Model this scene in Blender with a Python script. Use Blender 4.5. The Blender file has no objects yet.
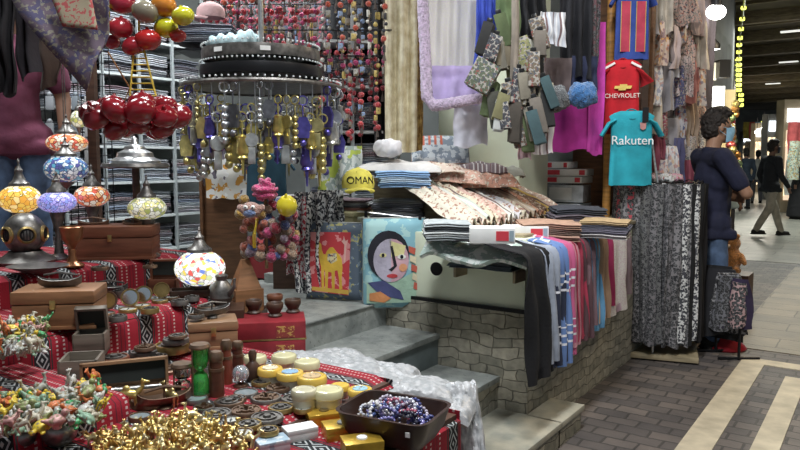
import bpy, bmesh, math, random
from mathutils import Vector, Matrix, noise
R = math.radians; PI = math.pi; rnd = random.Random(7)
SC = bpy.context.scene; COL = SC.collection

# ---------------------------------------------------------------- camera, world, light, exposure
F = 711.0; CH = 1.4; TH = math.atan(65 / F); YAW = R(34.5)
cd = bpy.data.cameras.new('camera'); cam = bpy.data.objects.new('camera', cd); COL.objects.link(cam)
cd.lens = 36 * F / 800; cd.clip_start = .05; cd.clip_end = 200
cam.location = (0, 0, CH); cam.rotation_euler = (PI / 2 - TH, 0, YAW); SC.camera = cam
W = bpy.data.worlds.new('world'); SC.world = W; W.use_nodes = True
W.node_tree.nodes['Background'].inputs[0].default_value = (.62, .72, .80, 1)
W.node_tree.nodes['Background'].inputs[1].default_value = .30
SC.view_settings.view_transform = 'Standard'; SC.view_settings.look = 'None'
SC.view_settings.exposure = .22; SC.view_settings.gamma = 1
def area(name, loc, size, power, col, aim=None, sy=None):
    l = bpy.data.lights.new(name, 'AREA'); l.energy = power; l.color = col; l.size = size
    if sy: l.shape = 'RECTANGLE'; l.size_y = sy
    o = bpy.data.objects.new(name, l); COL.objects.link(o); o.location = loc
    d = (Vector(aim) if aim else Vector(loc) - Vector((0, 0, 1))) - Vector(loc)
    o.rotation_euler = d.to_track_quat('-Z', 'Y').to_euler(); return o
area('light_over_table', (-.9, .9, 3.9), .5, 74, (.93, .97, 1), (-1.8, 1.9, .8))
area('light_shop_front', (-.9, 2.2, 4.1), .5, 78, (.95, .98, 1), (-2.4, 3.8, .9))
area('light_shop_inside', (-3.6, 3.3, 3.6), .8, 85, (.93, .98, 1), (-3.8, 3.6, .6))
area('light_left_inside', (-3.6, 1.5, 3.5), .8, 45, (.93, .98, 1), (-3.8, 2.0, .6))
area('light_street_front', (.4, 3.2, 3.8), .7, 36, (1, .93, .82), (-1.3, 4.4, .8))
area('light_street_warm', (.6, 8.0, 4.0), .8, 75, (1, .80, .52), (-.2, 7.6, 0))
area('light_street_far', (-1.5, 17, 4.0), 2.5, 230, (.95, 1, .93), (-1.6, 17, 0))
area('light_street_end', (-4.2, 30, 4.2), 3, 420, (1, .93, .8), (-4.2, 30, 0))

# ---------------------------------------------------------------- measured points
def ray(px, py):
    x = (px - 400) / F; y = -(py - 225) / F
    h = math.cos(TH) + y * math.sin(TH); z = -math.sin(TH) + y * math.cos(TH)
    return Vector((-h * math.sin(YAW) + x * math.cos(YAW), h * math.cos(YAW) + x * math.sin(YAW), z))
EYE = Vector((0, 0, CH))
def D(px, py, d): return EYE + ray(px, py) * d
def Zp(px, py, z): r = ray(px, py); return EYE + r * ((z - CH) / r.z)
def Xp(px, py, X): r = ray(px, py); return EYE + r * (X / r.x)
def Yp(px, py, Y): r = ray(px, py); return EYE + r * (Y / r.y)

# ---------------------------------------------------------------- node expressions and materials
class N:
    def __init__(s, nt, k): s.nt, s.k = nt, k
    def _o(s, op, *a):
        n = s.nt.nodes.new('ShaderNodeMath'); n.operation = op
        for i, b in enumerate((s,) + a):
            if isinstance(b, N): s.nt.links.new(b.k, n.inputs[i])
            else: n.inputs[i].default_value = b
        return N(s.nt, n.outputs[0])
    def __add__(s, b): return s._o('ADD', b)
    def __sub__(s, b): return s._o('SUBTRACT', b)
    def __mul__(s, b): return s._o('MULTIPLY', b)
    def __mod__(s, b): return s._o('FLOORED_MODULO', b)
    def lt(s, b): return s._o('LESS_THAN', b)
    def gt(s, b): return s._o('GREATER_THAN', b)
    def abs(s): return s._o('ABSOLUTE')
    def sin(s): return s._o('SINE')
    def mn(s, b): return s._o('MINIMUM', b)
    def mx(s, b): return s._o('MAXIMUM', b)
    def fl(s): return s._o('FLOOR')
def c4(c): return (c[0], c[1], c[2], 1)
class G:
    def __init__(s, nt):
        s.nt = nt; t = nt.nodes.new('ShaderNodeTexCoord'); s.tc = t
        s.info = None
    def xyz(s, kind='Object'):
        p = s.nt.nodes.new('ShaderNodeSeparateXYZ'); s.nt.links.new(s.tc.outputs[kind], p.inputs[0])
        return [N(s.nt, p.outputs[i]) for i in range(3)]
    def vec(s, x, y, z):
        p = s.nt.nodes.new('ShaderNodeCombineXYZ')
        for i, b in enumerate((x, y, z)):
            if isinstance(b, N): s.nt.links.new(b.k, p.inputs[i])
            else: p.inputs[i].default_value = b
        return p.outputs[0]
    def noise(s, sc, det=3, v=None, kind='Object', col=False):
        n = s.nt.nodes.new('ShaderNodeTexNoise'); n.inputs['Scale'].default_value = sc; n.inputs['Detail'].default_value = det
        s.nt.links.new(v or s.tc.outputs[kind], n.inputs['Vector'])
        return n.outputs[1] if col else N(s.nt, n.outputs[0])
    def vor(s, sc, v=None, kind='Object', feat='F1', col=False, rnd_=1):
        n = s.nt.nodes.new('ShaderNodeTexVoronoi'); n.feature = feat; n.inputs['Scale'].default_value = sc
        n.inputs['Randomness'].default_value = rnd_
        s.nt.links.new(v or s.tc.outputs[kind], n.inputs['Vector'])
        return n.outputs['Color'] if col else N(s.nt, n.outputs['Distance'])
    def oc(s):
        if not s.info: s.info = s.nt.nodes.new('ShaderNodeObjectInfo')
        return s.info.outputs['Color']
    def mix(s, f, a, b, mode='MIX'):
        n = s.nt.nodes.new('ShaderNodeMix'); n.data_type = 'RGBA'; n.blend_type = mode
        for i, x in ((0, f), (6, a), (7, b)):
            if isinstance(x, N): x = x.k
            if isinstance(x, (int, float)): n.inputs[i].default_value = x
            elif isinstance(x, tuple): n.inputs[i].default_value = c4(x)
            else: s.nt.links.new(x, n.inputs[i])
        return n.outputs[2]
    def ramp(s, f, stops, const=False):
        n = s.nt.nodes.new('ShaderNodeValToRGB'); e = n.color_ramp.elements
        if const: n.color_ramp.interpolation = 'CONSTANT'
        while len(e) < len(stops): e.new(.5)
        for i, (p, c) in enumerate(stops): e[i].position = p; e[i].color = c4(c)
        s.nt.links.new(f.k if isinstance(f, N) else f, n.inputs[0]); return n.outputs[0]
MATS = {}
def mat(name, fn, rough=.8, metal=0, bump=None, emit=0, trans=0, alpha=1, coat=0, ior=1.45, sheen=0):
    if name in MATS: return MATS[name]
    m = bpy.data.materials.new(name); m.use_nodes = True; nt = m.node_tree; b = nt.nodes['Principled BSDF']; g = G(nt)
    c = fn(g) if callable(fn) else fn
    b.inputs['Roughness'].default_value = rough; b.inputs['Metallic'].default_value = metal
    b.inputs['Transmission Weight'].default_value = trans; b.inputs['Alpha'].default_value = alpha
    b.inputs['Coat Weight'].default_value = coat; b.inputs['IOR'].default_value = ior
    b.inputs['Sheen Weight'].default_value = sheen
    for k in ('Base Color',) + (('Emission Color',) if emit else ()):
        if isinstance(c, tuple): b.inputs[k].default_value = c4(c)
        else: nt.links.new(c, b.inputs[k])
    b.inputs['Emission Strength'].default_value = emit
    if bump:
        bn = nt.nodes.new('ShaderNodeBump'); bn.inputs['Strength'].default_value = bump[1]; bn.inputs['Distance'].default_value = bump[2] if len(bump) > 2 else .01
        h = bump[0](g); nt.links.new(h.k, bn.inputs['Height']); nt.links.new(bn.outputs[0], b.inputs['Normal'])
    MATS[name] = m; return m
def var(c, sc=8, a=.75, b=1.15):   # a colour with mild mottling
    return lambda g: g.mix(1, c, g.ramp(g.noise(sc, 4), [(.3, (a,) * 3), (.7, (b,) * 3)]), 'MULTIPLY')
def ocvar(sc=40, a=.72, b=1.1): return lambda g: g.mix(1, g.oc(), g.ramp(g.noise(sc, 3), [(.3, (a,) * 3), (.7, (b,) * 3)]), 'MULTIPLY')
weave = (lambda g: g.noise(220, 2), .25, .004)
fab = mat('dyed_fabric', ocvar(9), .9, bump=(lambda g: g.noise(60, 3), .4, .006))
def _floral(g):
    v = g.vor(60); c = g.mix(v.gt(.6), g.oc(), (.34, .32, .29)); d = g.noise(45, 2, kind='Object')
    c = g.mix(d.gt(.62), c, (.25, .08, .07)); return g.mix(g.noise(60, 2, kind='Object').lt(.40), c, (.08, .09, .11))
floral = mat('floral_fabric', _floral, .88)
def _pale(g):
    c = g.mix(g.noise(42, 2).gt(.57), g.oc(), (.34, .20, .15)); return g.mix(g.noise(60, 3).gt(.58), c, (.66, .60, .50))
paisley = mat('paisley_fabric', _pale, .88)
def _bw(g): return g.mix(g.noise(62, 4).gt(.51), g.oc(), (.58, .58, .57))
bwfab = mat('blotched_fabric', _bw, .85)
def _darkpat(g):
    x, y, z = g.xyz(); v = g.vor(50); w = ((z * 150 + x * 60 + g.noise(26, 3) * 40).sin()).gt(.25)
    c = g.mix(w, (.025, .025, .028), (.115, .115, .12)); return g.mix(v.gt(.62), c, g.oc())
darkpat = mat('dark_patterned_fabric', _darkpat, .8)
def _stripe(g):
    u, v, w = g.xyz('UV'); a = (u * 38 % 1).lt(.3); b = (u * 23 % 1).gt(.82)
    c = g.mix(a, g.oc(), g.mix(.5, g.oc(), (.85, .82, .78))); return g.mix(b, c, (.16, .10, .10))
stripe = mat('striped_fabric', _stripe, .88)
def _cross(g):
    u, v, w = g.xyz('UV'); a = (v * 16 % 1).lt(.28) * ((v * 2.6) % 1).gt(.62)
    return g.mix(a, g.oc(), (.72, .72, .78))
xstripe = mat('cross_striped_fabric', _cross, .88)
def _print(g):
    c = g.ramp(g.vor(45, col=True), [(0, (.75, .73, .70)), (.35, (.55, .18, .12)), (.5, (.78, .75, .7)), (.65, (.12, .16, .30)), (.8, (.75, .45, .15))], True)
    return g.mix(.5, c, g.oc())
printfab = mat('printed_fabric', _print, .85)
fur = mat('fur', ocvar(60, .6, 1.25), .95, bump=(lambda g: g.noise(120, 3), 1, .02), sheen=.5)
sequin = mat('sequin_fabric', lambda g: g.mix(g.vor(140).gt(.4), g.oc(), (.60, .58, .54)), .5, .0, bump=(lambda g: g.vor(140), .6, .004))
def wood(c, n, r=.45, sc=3): return mat(n, lambda g: g.ramp(g.noise(sc, 5, g.vec(g.xyz()[0] * 2, g.xyz()[1] * 2, g.xyz()[2] * 14)), [(.3, tuple(x * .55 for x in c)), (.7, tuple(x * 1.25 for x in c))]), r)
wood_red = wood((.17, .062, .032), 'reddish_brown_wood'); wood_dark = wood((.07, .035, .022), 'dark_wood'); wood_tan = wood((.40, .25, .13), 'tan_wood', .5)
wood_ply = wood((.33, .27, .17), 'pale_board'); wood_panel = wood((.16, .075, .035), 'brown_panel', .5)
gold = mat('gold_metal', var((.78, .58, .20), 60), .32, .85); brass = mat('brass_metal', var((.42, .30, .12), 40), .35, .8)
bronze = mat('bronze_metal', var((.20, .13, .09), 40), .38, .75); silver = mat('silver_metal', var((.62, .62, .62), 50), .28, .9)
pewter = mat('pewter_metal', var((.16, .15, .14), 30, .5, 1.5), .4, .7); blackm = mat('black_metal', (.015, .015, .017), .4, .5)
chrome = mat('chrome', (.7, .72, .74), .15, 1); whitep = mat('white_paint', var((.62, .66, .66), 20, .9, 1.05), .5)
ocm = mat('tinted_enamel', ocvar(30, .85, 1.1), .4); ocg = mat('tinted_gloss', ocvar(12, .8, 1.1), .22, coat=.5); ocmet = mat('tinted_metal', ocvar(50, .6, 1.2), .3, .8)
ocmot = mat('tinted_mottled', lambda g: g.mix(g.noise(90, 2).gt(.6), g.oc(), (.22, .17, .10)), .4, .1)
paper = mat('paper', var((.78, .78, .76), 15, .9, 1.03), .8); blackp = mat('black_plastic', (.012, .012, .013), .3)
glassm = mat('clear_glass', (.95, .97, .97), .05, trans=1); greeng = mat('green_glass', (.08, .62, .12), .08, trans=.6, coat=.5)
crystal = mat('crystal_glass', (.9, .95, 1), .02, trans=.8, ior=1.6)
wrap = mat('crinkled_plastic_wrap', lambda g: g.ramp(g.noise(38, 5), [(.4, (.30, .31, .32)), (.62, (.46, .46, .47))]), .33, bump=(lambda g: g.noise(14, 4), .7, .02))
skin = mat('skin', var((.30, .165, .105), 12, .88, 1.08), .55)
skin_dark = mat('brown_skin', var((.19, .10, .065), 12, .88, 1.08), .55)
hair = mat('dark_hair', var((.016, .011, .009), 50, .6, 1.4), .6, bump=(lambda g: g.noise(90, 4), 1, .012))
denim = mat('denim', var((.07, .11, .19), 20, .7, 1.3), .85); leather = mat('leather', (.02, .016, .014), .35)
eyew = mat('eye_white', (.7, .7, .68), .2)
def _sadu(g):
    x, y, z = g.xyz('UV')        # u runs along the cloth, v across it
    p = (x * (1 / .20)) % 1      # repeat of 19 cm
    blk = p.lt(.27)
    dx = (((p * (1 / .27)) % 1) - .5).abs(); dz = (((y * (1 / .075)) % 1) - .5).abs()
    dia = dx * 1.1 + dz; w = (((dia * 3.2) % 1).lt(.36)) * dx.lt(.42)
    c = g.mix(blk, (.26, .008, .020), (.012, .014, .016)); c = g.mix(blk * w, c, (.38, .40, .40))
    dots = ((y * (1 / .014)) % 1).lt(.5)
    for q in (.40, .52, .76): c = g.mix((p - q).abs().lt(.018) * dots, c, (.45, .34, .32))
    for q in (.30, .97): c = g.mix((p - q).abs().lt(.012), c, (.03, .03, .03))
    for q in (.60, .68): c = g.mix((p - q).abs().lt(.009), c, (.10, .01, .02))
    return c
sadu = mat('woven_red_black_cloth', _sadu, .9, bump=(lambda g: g.noise(180, 2), .4, .003))
def mosaic(name, cols, emit, sc=38, lead=.06):
    st = [(i / len(cols), c) for i, c in enumerate(cols)]
    def f(g):
        n = g.nt.nodes.new('ShaderNodeSeparateColor'); g.nt.links.new(g.vor(sc, col=True), n.inputs[0])
        c = g.ramp(N(g.nt, n.outputs[0]), st, True)
        return g.mix(g.vor(sc, feat='DISTANCE_TO_EDGE').lt(lead), c, tuple(x * .35 for x in cols[0]))
    return mat(name, f, .15, emit=emit, coat=.6)

# ---------------------------------------------------------------- mesh building
class MB:
    def __init__(s): s.v = []; s.f = []; s.mi = []; s.uv = {}; s.m = 0; s.M = Matrix()
    def add(s, vs, fs, uvs=None):
        b = len(s.v); s.v += [s.M @ Vector(v) for v in vs]
        for i, f in enumerate(fs):
            if uvs: s.uv[len(s.f)] = uvs[i]
            s.f.append([b + k for k in f]); s.mi.append(s.m)
        return s
    def box(s, c, d, rz=0, bev=0.0, rot=None):
        bm = bmesh.new(); bmesh.ops.create_cube(bm, size=1)
        for v in bm.verts: v.co = Vector((v.co.x * d[0], v.co.y * d[1], v.co.z * d[2]))
        if bev: bmesh.ops.bevel(bm, geom=bm.edges[:], offset=bev, segments=2, affect='EDGES', profile=.6)
        q = (rot.to_matrix() if rot else Matrix.Rotation(rz, 3, 'Z'))
        for i, v in enumerate(bm.verts): v.index = i; v.co = q @ v.co + Vector(c)
        bm.verts.index_update(); s.add([v.co.copy() for v in bm.verts], [[v.index for v in f.verts] for f in bm.faces]); bm.free(); return s
    def lathe(s, prof, c=(0, 0, 0), n=16, ax=None, sq=1, caps=True):
        q = Vector(ax).to_track_quat('Z', 'Y').to_matrix() if ax else Matrix.Identity(3); vs = []; fs = []; c = Vector(c)
        for r, z in prof:
            for k in range(n): a = 2 * PI * k / n; vs.append(q @ Vector((r * math.cos(a), r * math.sin(a) * sq, z)) + c)
        for i in range(len(prof) - 1):
            for k in range(n): fs.append([i * n + k, i * n + (k + 1) % n, (i + 1) * n + (k + 1) % n, (i + 1) * n + k])
        if caps:
            if prof[0][0] > 1e-4: fs.append(list(range(n))[::-1])
            if prof[-1][0] > 1e-4: fs.append([(len(prof) - 1) * n + k for k in range(n)])
        return s.add(vs, fs)
    def ball(s, c, r, n=12, m=8, rot=None):
        r = r if isinstance(r, (tuple, list)) else (r, r, r); q = rot.to_matrix() if rot else Matrix.Identity(3); vs = []; fs = []
        for i in range(m + 1):
            t = PI * i / m
            for k in range(n):
                a = 2 * PI * k / n; vs.append(q @ Vector((r[0] * math.sin(t) * math.cos(a), r[1] * math.sin(t) * math.sin(a), -r[2] * math.cos(t))) + Vector(c))
        for i in range(m):
            for k in range(n): fs.append([i * n + k, i * n + (k + 1) % n, (i + 1) * n + (k + 1) % n, (i + 1) * n + k])
        return s.add(vs, fs)
    def tube(s, pts, r, n=8, sq=1, closed=False):
        pts = [Vector(p) for p in pts]; rs = r if isinstance(r, (list, tuple)) else [r] * len(pts); vs = []; fs = []; L = len(pts)
        for i, p in enumerate(pts):
            a = pts[(i - 1) % L] if closed or i else p; b = pts[(i + 1) % L] if closed or i < L - 1 else p
            t = (b - a).normalized(); up = Vector((0, 0, 1)) if abs(t.z) < .9 else Vector((0, 1, 0))
            x = t.cross(up).normalized(); y = x.cross(t)
            for k in range(n): q = 2 * PI * k / n; vs.append(p + x * rs[i] * math.cos(q) + y * rs[i] * sq * math.sin(q))
        for i in range(L if closed else L - 1):
            j = (i + 1) % L
            for k in range(n): fs.append([i * n + k, i * n + (k + 1) % n, j * n + (k + 1) % n, j * n + k])
        if not closed: fs += [list(range(n))[::-1], [(L - 1) * n + k for k in range(n)]]
        return s.add(vs, fs)
    def cap(s, a, ra, b, rb, n=12):    # tapered capsule
        a, b = Vector(a), Vector(b); L = (b - a).length; pr = []
        for i in range(5): t = PI / 2 * i / 4; pr.append((ra * math.sin(t), -ra * math.cos(t)))
        for i in range(5): t = PI / 2 * i / 4; pr.append((rb * math.cos(t), L + rb * math.sin(t)))
        return s.lathe(pr, a, n, b - a, caps=False)
    def grid(s, fn, nu, nv, th=0.004, uvs=(1, 1)):
        P = [[Vector(fn(i / nu, j / nv)) for i in range(nu + 1)] for j in range(nv + 1)]; vs = []; fs = []; us = []
        def nrm(i, j):
            a = P[j][min(i + 1, nu)] - P[j][max(i - 1, 0)]; b = P[min(j + 1, nv)][i] - P[max(j - 1, 0)][i]; c = a.cross(b)
            return c.normalized() if c.length > 1e-9 else Vector((0, 0, 1))
        K = (nu + 1) * (nv + 1); off = [[nrm(i, j) * th for i in range(nu + 1)] for j in range(nv + 1)]
        for sgn in (0, 1):
            for j in range(nv + 1):
                for i in range(nu + 1): vs.append(P[j][i] - off[j][i] * sgn)
        u = lambda k: (((k % K) % (nu + 1)) / nu * uvs[0], ((k % K) // (nu + 1)) / nv * uvs[1])
        for j in range(nv):
            for i in range(nu):
                a = j * (nu + 1) + i; q = [a, a + 1, a + nu + 2, a + nu + 1]; fs.append(q); fs.append([K + k for k in q[::-1]])
        e = [j for j in range(nu + 1)] + [k * (nu + 1) + nu for k in range(1, nv + 1)] + [nv * (nu + 1) + k for k in range(nu - 1, -1, -1)] + [k * (nu + 1) for k in range(nv - 1, 0, -1)]
        for a, b in zip(e, e[1:] + e[:1]): fs.append([b, a, K + a, K + b])
        us = [[u(k) for k in f] for f in fs]
        return s.add(vs, fs, us)
    def prism(s, pts, z0, z1, f=None):   # outline in x,y extruded along z ; f maps a point
        n = len(pts); g = f or (lambda p: p)
        vs = [g((x, y, z0)) for x, y in pts] + [g((x, y, z1)) for x, y in pts]
        return s.add(vs, [list(range(n))[::-1], [n + k for k in range(n)]] + [[k, (k + 1) % n, n + (k + 1) % n, n + k] for k in range(n)])
    def mesh(s, name, mats, ang=40):
        me = bpy.data.meshes.new(name); me.from_pydata([tuple(v) for v in s.v], [], s.f)
        for m in (mats if isinstance(mats, (list, tuple)) else [mats]): me.materials.append(m)
        me.polygons.foreach_set('material_index', s.mi)
        if s.uv:
            ul = me.uv_layers.new(name='UVMap')
            for p in me.polygons:
                if p.index in s.uv:
                    for li, q in zip(p.loop_indices, s.uv[p.index]): ul.data[li].uv = q
        me.validate(); bm = bmesh.new(); bm.from_mesh(me); bmesh.ops.remove_doubles(bm, verts=bm.verts, dist=1e-5); bmesh.ops.recalc_face_normals(bm, faces=bm.faces); bm.to_mesh(me); bm.free()
        me.shade_smooth(); me.set_sharp_from_angle(angle=R(ang)); return me
def obj(name, me, parent=None, col=None, loc=None, rot=None, sc=None):
    o = bpy.data.objects.new(name, me); COL.objects.link(o)
    if parent: o.parent = parent
    if col: o.color = c4(col)
    if loc is not None: o.location = loc
    if rot is not None: o.rotation_euler = rot if isinstance(rot, (tuple, list)) or hasattr(rot, 'order') else (0, 0, rot)
    if sc: o.scale = (sc,) * 3 if isinstance(sc, (int, float)) else sc
    return o
def tag(o, label, cat, group=None, kind=None):
    o['label'] = label; o['category'] = cat
    if group: o['group'] = group
    if kind: o['kind'] = kind
    return o
def T(name, label, cat, loc, rot=0, group=None, sc=None, me=None, col=None):
    return tag(obj(name, me, None, col, loc, rot, sc), label, cat, group)
def S(name, me, loc=None, rot=None):
    o = obj(name, me, None, None, loc, rot); o['kind'] = 'structure'; return o
CM = {}
def cm(key, fn):                 # build a mesh once, share it
    if key not in CM: CM[key] = fn()
    return CM[key]
def remesh(mb, name, m, vox, smooth=2, disp=None):
    me = mb.mesh(name, m); o = bpy.data.objects.new('tmp', me); COL.objects.link(o)
    r = o.modifiers.new('r', 'REMESH'); r.mode = 'VOXEL'; r.voxel_size = vox
    if smooth: q = o.modifiers.new('s', 'SMOOTH'); q.iterations = smooth; q.factor = .6
    dg = bpy.context.evaluated_depsgraph_get(); me2 = bpy.data.meshes.new_from_object(o.evaluated_get(dg)); me2.name = name
    bpy.data.objects.remove(o); bpy.data.meshes.remove(me)
    if disp:
        for v in me2.vertices: v.co += v.normal * disp(v.co)
    if not me2.materials: me2.materials.append(m)
    me2.shade_smooth(); return me2
def text(s, size, m, ext=.001):
    c = bpy.data.curves.new('lettering', 'FONT'); c.body = s; c.size = size; c.extrude = ext; c.align_x = 'CENTER'; c.align_y = 'CENTER'
    o = bpy.data.objects.new('t', c); COL.objects.link(o); dg = bpy.context.evaluated_depsgraph_get()
    me = bpy.data.meshes.new_from_object(o.evaluated_get(dg)); bpy.data.objects.remove(o); me.name = 'lettering'
    me.materials.clear(); me.materials.append(m); return me
def nz(x, y=0, z=0): return noise.noise(Vector((x, y, z)))

# ---------------------------------------------------------------- the setting
def _stone(g):
    x, y, z = g.xyz(); w = g.noise(5, 2, col=True)
    n = g.nt.nodes.new('ShaderNodeTexBrick'); n.offset = .43; n.squash = .7; n.squash_frequency = 3
    a = x + y; wx = g.noise(7, 2); wz = g.noise(6, 2)
    g.nt.links.new(g.vec(a + wx * .10, z + wz * .09, 0), n.inputs['Vector'])
    for k, v in (('Scale', 1), ('Mortar Size', .003), ('Mortar Smooth', 1), ('Bias', 0), ('Brick Width', .13), ('Row Height', .055)): n.inputs[k].default_value = v
    n.inputs['Color1'].default_value = (.25, .24, .195, 1); n.inputs['Color2'].default_value = (.42, .39, .32, 1); n.inputs['Mortar'].default_value = (.20, .185, .155, 1)
    g.br = N(g.nt, n.outputs['Fac'])
    return g.mix(.7, n.outputs[0], g.ramp(g.noise(22, 4), [(.3, (.5, .5, .48)), (.7, (1.15, 1.12, 1.05))]), 'MULTIPLY')
stone = mat('rough_stone_masonry', _stone, .85, bump=(lambda g: g.br * -1 + g.noise(30, 4) * .5, .9, .012))
def _conc(g):
    x, y, z = g.xyz(); c = g.ramp(g.noise(14, 5), [(.3, (.19, .205, .195)), (.7, (.34, .355, .335))])
    return g.mix(g.noise(60, 3).gt(.66), c, (.15, .16, .15))
conc = mat('worn_concrete', _conc, .6, bump=(lambda g: g.noise(40, 4), .4, .006))
concr = mat('grey_riser_paint', var((.13, .155, .155), 9, .75, 1.2), .6)
def paving(name, c1, c2, mor, bw, rh, sc=1, ms=.012, rough=.55, ang=0):
    def f(g):
        x, y, z = g.xyz(); n = g.nt.nodes.new('ShaderNodeTexBrick'); n.offset = .5
        g.nt.links.new(g.vec(x + g.noise(4, 2) * .03, y + g.noise(4.5, 2) * .03, 0), n.inputs['Vector'])
        for k, v in (('Scale', sc), ('Mortar Size', ms), ('Mortar Smooth', .3), ('Bias', .1), ('Brick Width', bw), ('Row Height', rh)): n.inputs[k].default_value = v
        n.inputs['Color1'].default_value = c4(c1); n.inputs['Color2'].default_value = c4(c2); n.inputs['Mortar'].default_value = c4(mor); g.br = N(g.nt, n.outputs['Fac'])
        return g.mix(.8, n.outputs[0], g.ramp(g.noise(3.2, 5), [(.3, (.6, .6, .62)), (.7, (1.2, 1.15, 1.1))]), 'MULTIPLY')
    return mat(name, f, rough, bump=(lambda g: g.br * -1 + g.noise(25, 4) * .4, .6, .008))
cob = paving('street_cobbles', (.075, .07, .072), (.15, .13, .12), (.06, .056, .054), .17, .10, ms=.007)
slab = paving('tan_street_slabs', (.135, .105, .06), (.19, .15, .09), (.085, .067, .04), .62, .31, ms=.006, rough=.45)
farp = paving('grey_street_slabs', (.20, .21, .19), (.27, .275, .245), (.12, .12, .11), .9, .45, ms=.008, rough=.35)
band = mat('pale_limestone_band', var((.56, .49, .36), 9, .75, 1.1), .6, bump=(lambda g: g.noise(30, 4), .3, .004))
def bxs(m, *bs, bev=0):
    b = MB()
    for c, d in bs: b.box(c, d, bev=bev)
    return b.mesh('m', m)
def slabz(x0, x1, y0, y1, z0, z1): return (((x0 + x1) / 2, (y0 + y1) / 2, (z0 + z1) / 2), (x1 - x0, y1 - y0, z1 - z0))
S('floor', bxs(cob, slabz(-9, 9, -3, 70, -.2, 0)))
S('floor_tan_slabs', bxs(slab, slabz(-.96, 6, 5.75, 10.6, 0, .004)))
S('floor_grey_slabs', bxs(farp, slabz(-8, 9, 10.9, 68, 0, .004)))
S('trim_1', bxs(band, slabz(-.79, -.64, 1, 5.47, 0, .006), slabz(-.64, 5, 5.33, 5.47, 0, .006)))
S('trim_2', bxs(band, slabz(-.49, -.37, 1, 5.12, 0, .006), slabz(-.37, 5, 4.99, 5.12, 0, .006)))
S('floor_raised', bxs(conc, slabz(-8.8, -2.31, -2, 3.22, 0, .60), slabz(-8.8, -2.31, 3.22, 8, 0, .60)))
b = MB(); b.box(*slabz(-8.2, -2.30, -1, 3.215, .6, .607), bev=.004)
for k in range(12): b.box(*slabz(-2.30 - .0 - .33 * k - .008, -2.30 - .33 * k, -1, 3.2, .607, .609))
S('trim_3', b.mesh('m', [conc]))
def step(n, x0, x1, y1, zt, front=conc, riser=concr):
    b = MB(); b.m = 1; b.box(*slabz(x0, x1 - .012, -1, y1, 0, zt - .03)); b.m = 0
    b.box(*slabz(x0, x1, -1, y1, zt - .03, zt), bev=.004); S('floor_step_%d' % n, b.mesh('m', [front, riser]))
tread = mat('tread_stone', lambda g: g.mix(.8, (.42, .40, .34), g.ramp(g.noise(9, 5), [(.3, (.5, .55, .55)), (.7, (1.05, 1, .9))]), 'MULTIPLY'), .55, bump=(lambda g: g.noise(30, 4), .4, .006))
step(1, -2.34, -1.95, 3.215, .472); step(2, -2.0, -1.59, 3.215, .30, conc, stone); 
b = MB(); b.m = 1; b.box(*slabz(-1.64, -1.262, -1, 3.215, 0, .10)); b.box(*slabz(-1.44, -1.262, 3.2, 3.50, 0, .10)); b.m = 0
b.box(*slabz(-1.64, -1.25, -1, 3.215, .10, .13), bev=.003); b.box(*slabz(-1.438, -1.25, 3.2, 3.52, .10, .13), bev=.003); S('floor_step_3', b.mesh('m', [tread, stone]))
S('wall_plinth', bxs(stone, slabz(-2.42, -1.44, 3.22, 5.6, 0, .635)))
# shop shell
shopwall = mat('shop_wall_paint', var((.17, .18, .175), 3, .8, 1.15), .8)
S('wall_back', bxs(shopwall, slabz(-5.55, -5.45, -2, 5.75, .6, 4.2)))
S('wall_end', bxs(shopwall, slabz(-5.5, -1.6, 5.65, 5.75, .6, 4.2)))
S('wall_left', bxs(shopwall, slabz(-5.5, -2.4, -2.1, -2, .6, 4.2)))
S('ceiling_shop', bxs(mat('shop_ceiling', (.10, .10, .10), .9), slabz(-5.6, -1.2, -2.1, 5.8, 4.2, 4.3)))
greenp = mat('pale_green_paint', var((.74, .79, .62), 4, .9, 1.04), .5)
S('wall_pillar', bxs(greenp, slabz(-2.75, -2.1, 4.5, 5.0, .6, 4.2), bev=.006))
ORD = ['topmost', 'second', 'third', 'fourth', 'fifth', 'sixth', 'seventh', 'eighth', 'ninth', 'tenth', 'eleventh', 'twelfth', 'thirteenth']
# ---------------------------------------------------------------- street ceiling and the far side
S('ceiling_street', bxs(mat('dark_ceiling', var((.11, .09, .065), 2, .7, 1.2), .7), slabz(-1.2, 12, -3, 70, 4.6, 4.7), slabz(-9, -1.2, 5.8, 70, 4.6, 4.7)))
S('wall_fascia', bxs(mat('dark_fascia', (.03, .03, .028), .6), slabz(-1.3, -1.2, -2, 5.8, 3.6, 4.6)))
beamm = wood((.20, .155, .10), 'ceiling_beam_wood', .6)
for i in range(13):
    y = 9.5 + i * 2.6
    T('ceiling_beam', 'dark wooden beam crossing under the street ceiling, %s from the lamps' % (ORD + ['last'])[i].replace('topmost', 'first'), 'beam', (1.5, y, 4.47), 0, 'beams across the street ceiling', me=cm('beam', lambda: bxs(beamm, ((0, 0, 0), (16, .16, .26)), bev=.01)))
    if i < 8: T('ceiling_batten', 'thin wooden batten after the %s ceiling beam' % ORD[i].replace('topmost', 'first'), 'batten', (1.5, y + 1.3, 4.55), 0, 'battens between the beams', me=cm('batten', lambda: bxs(beamm, ((0, 0, 0), (16, .06, .09)), bev=.01)))

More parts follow.
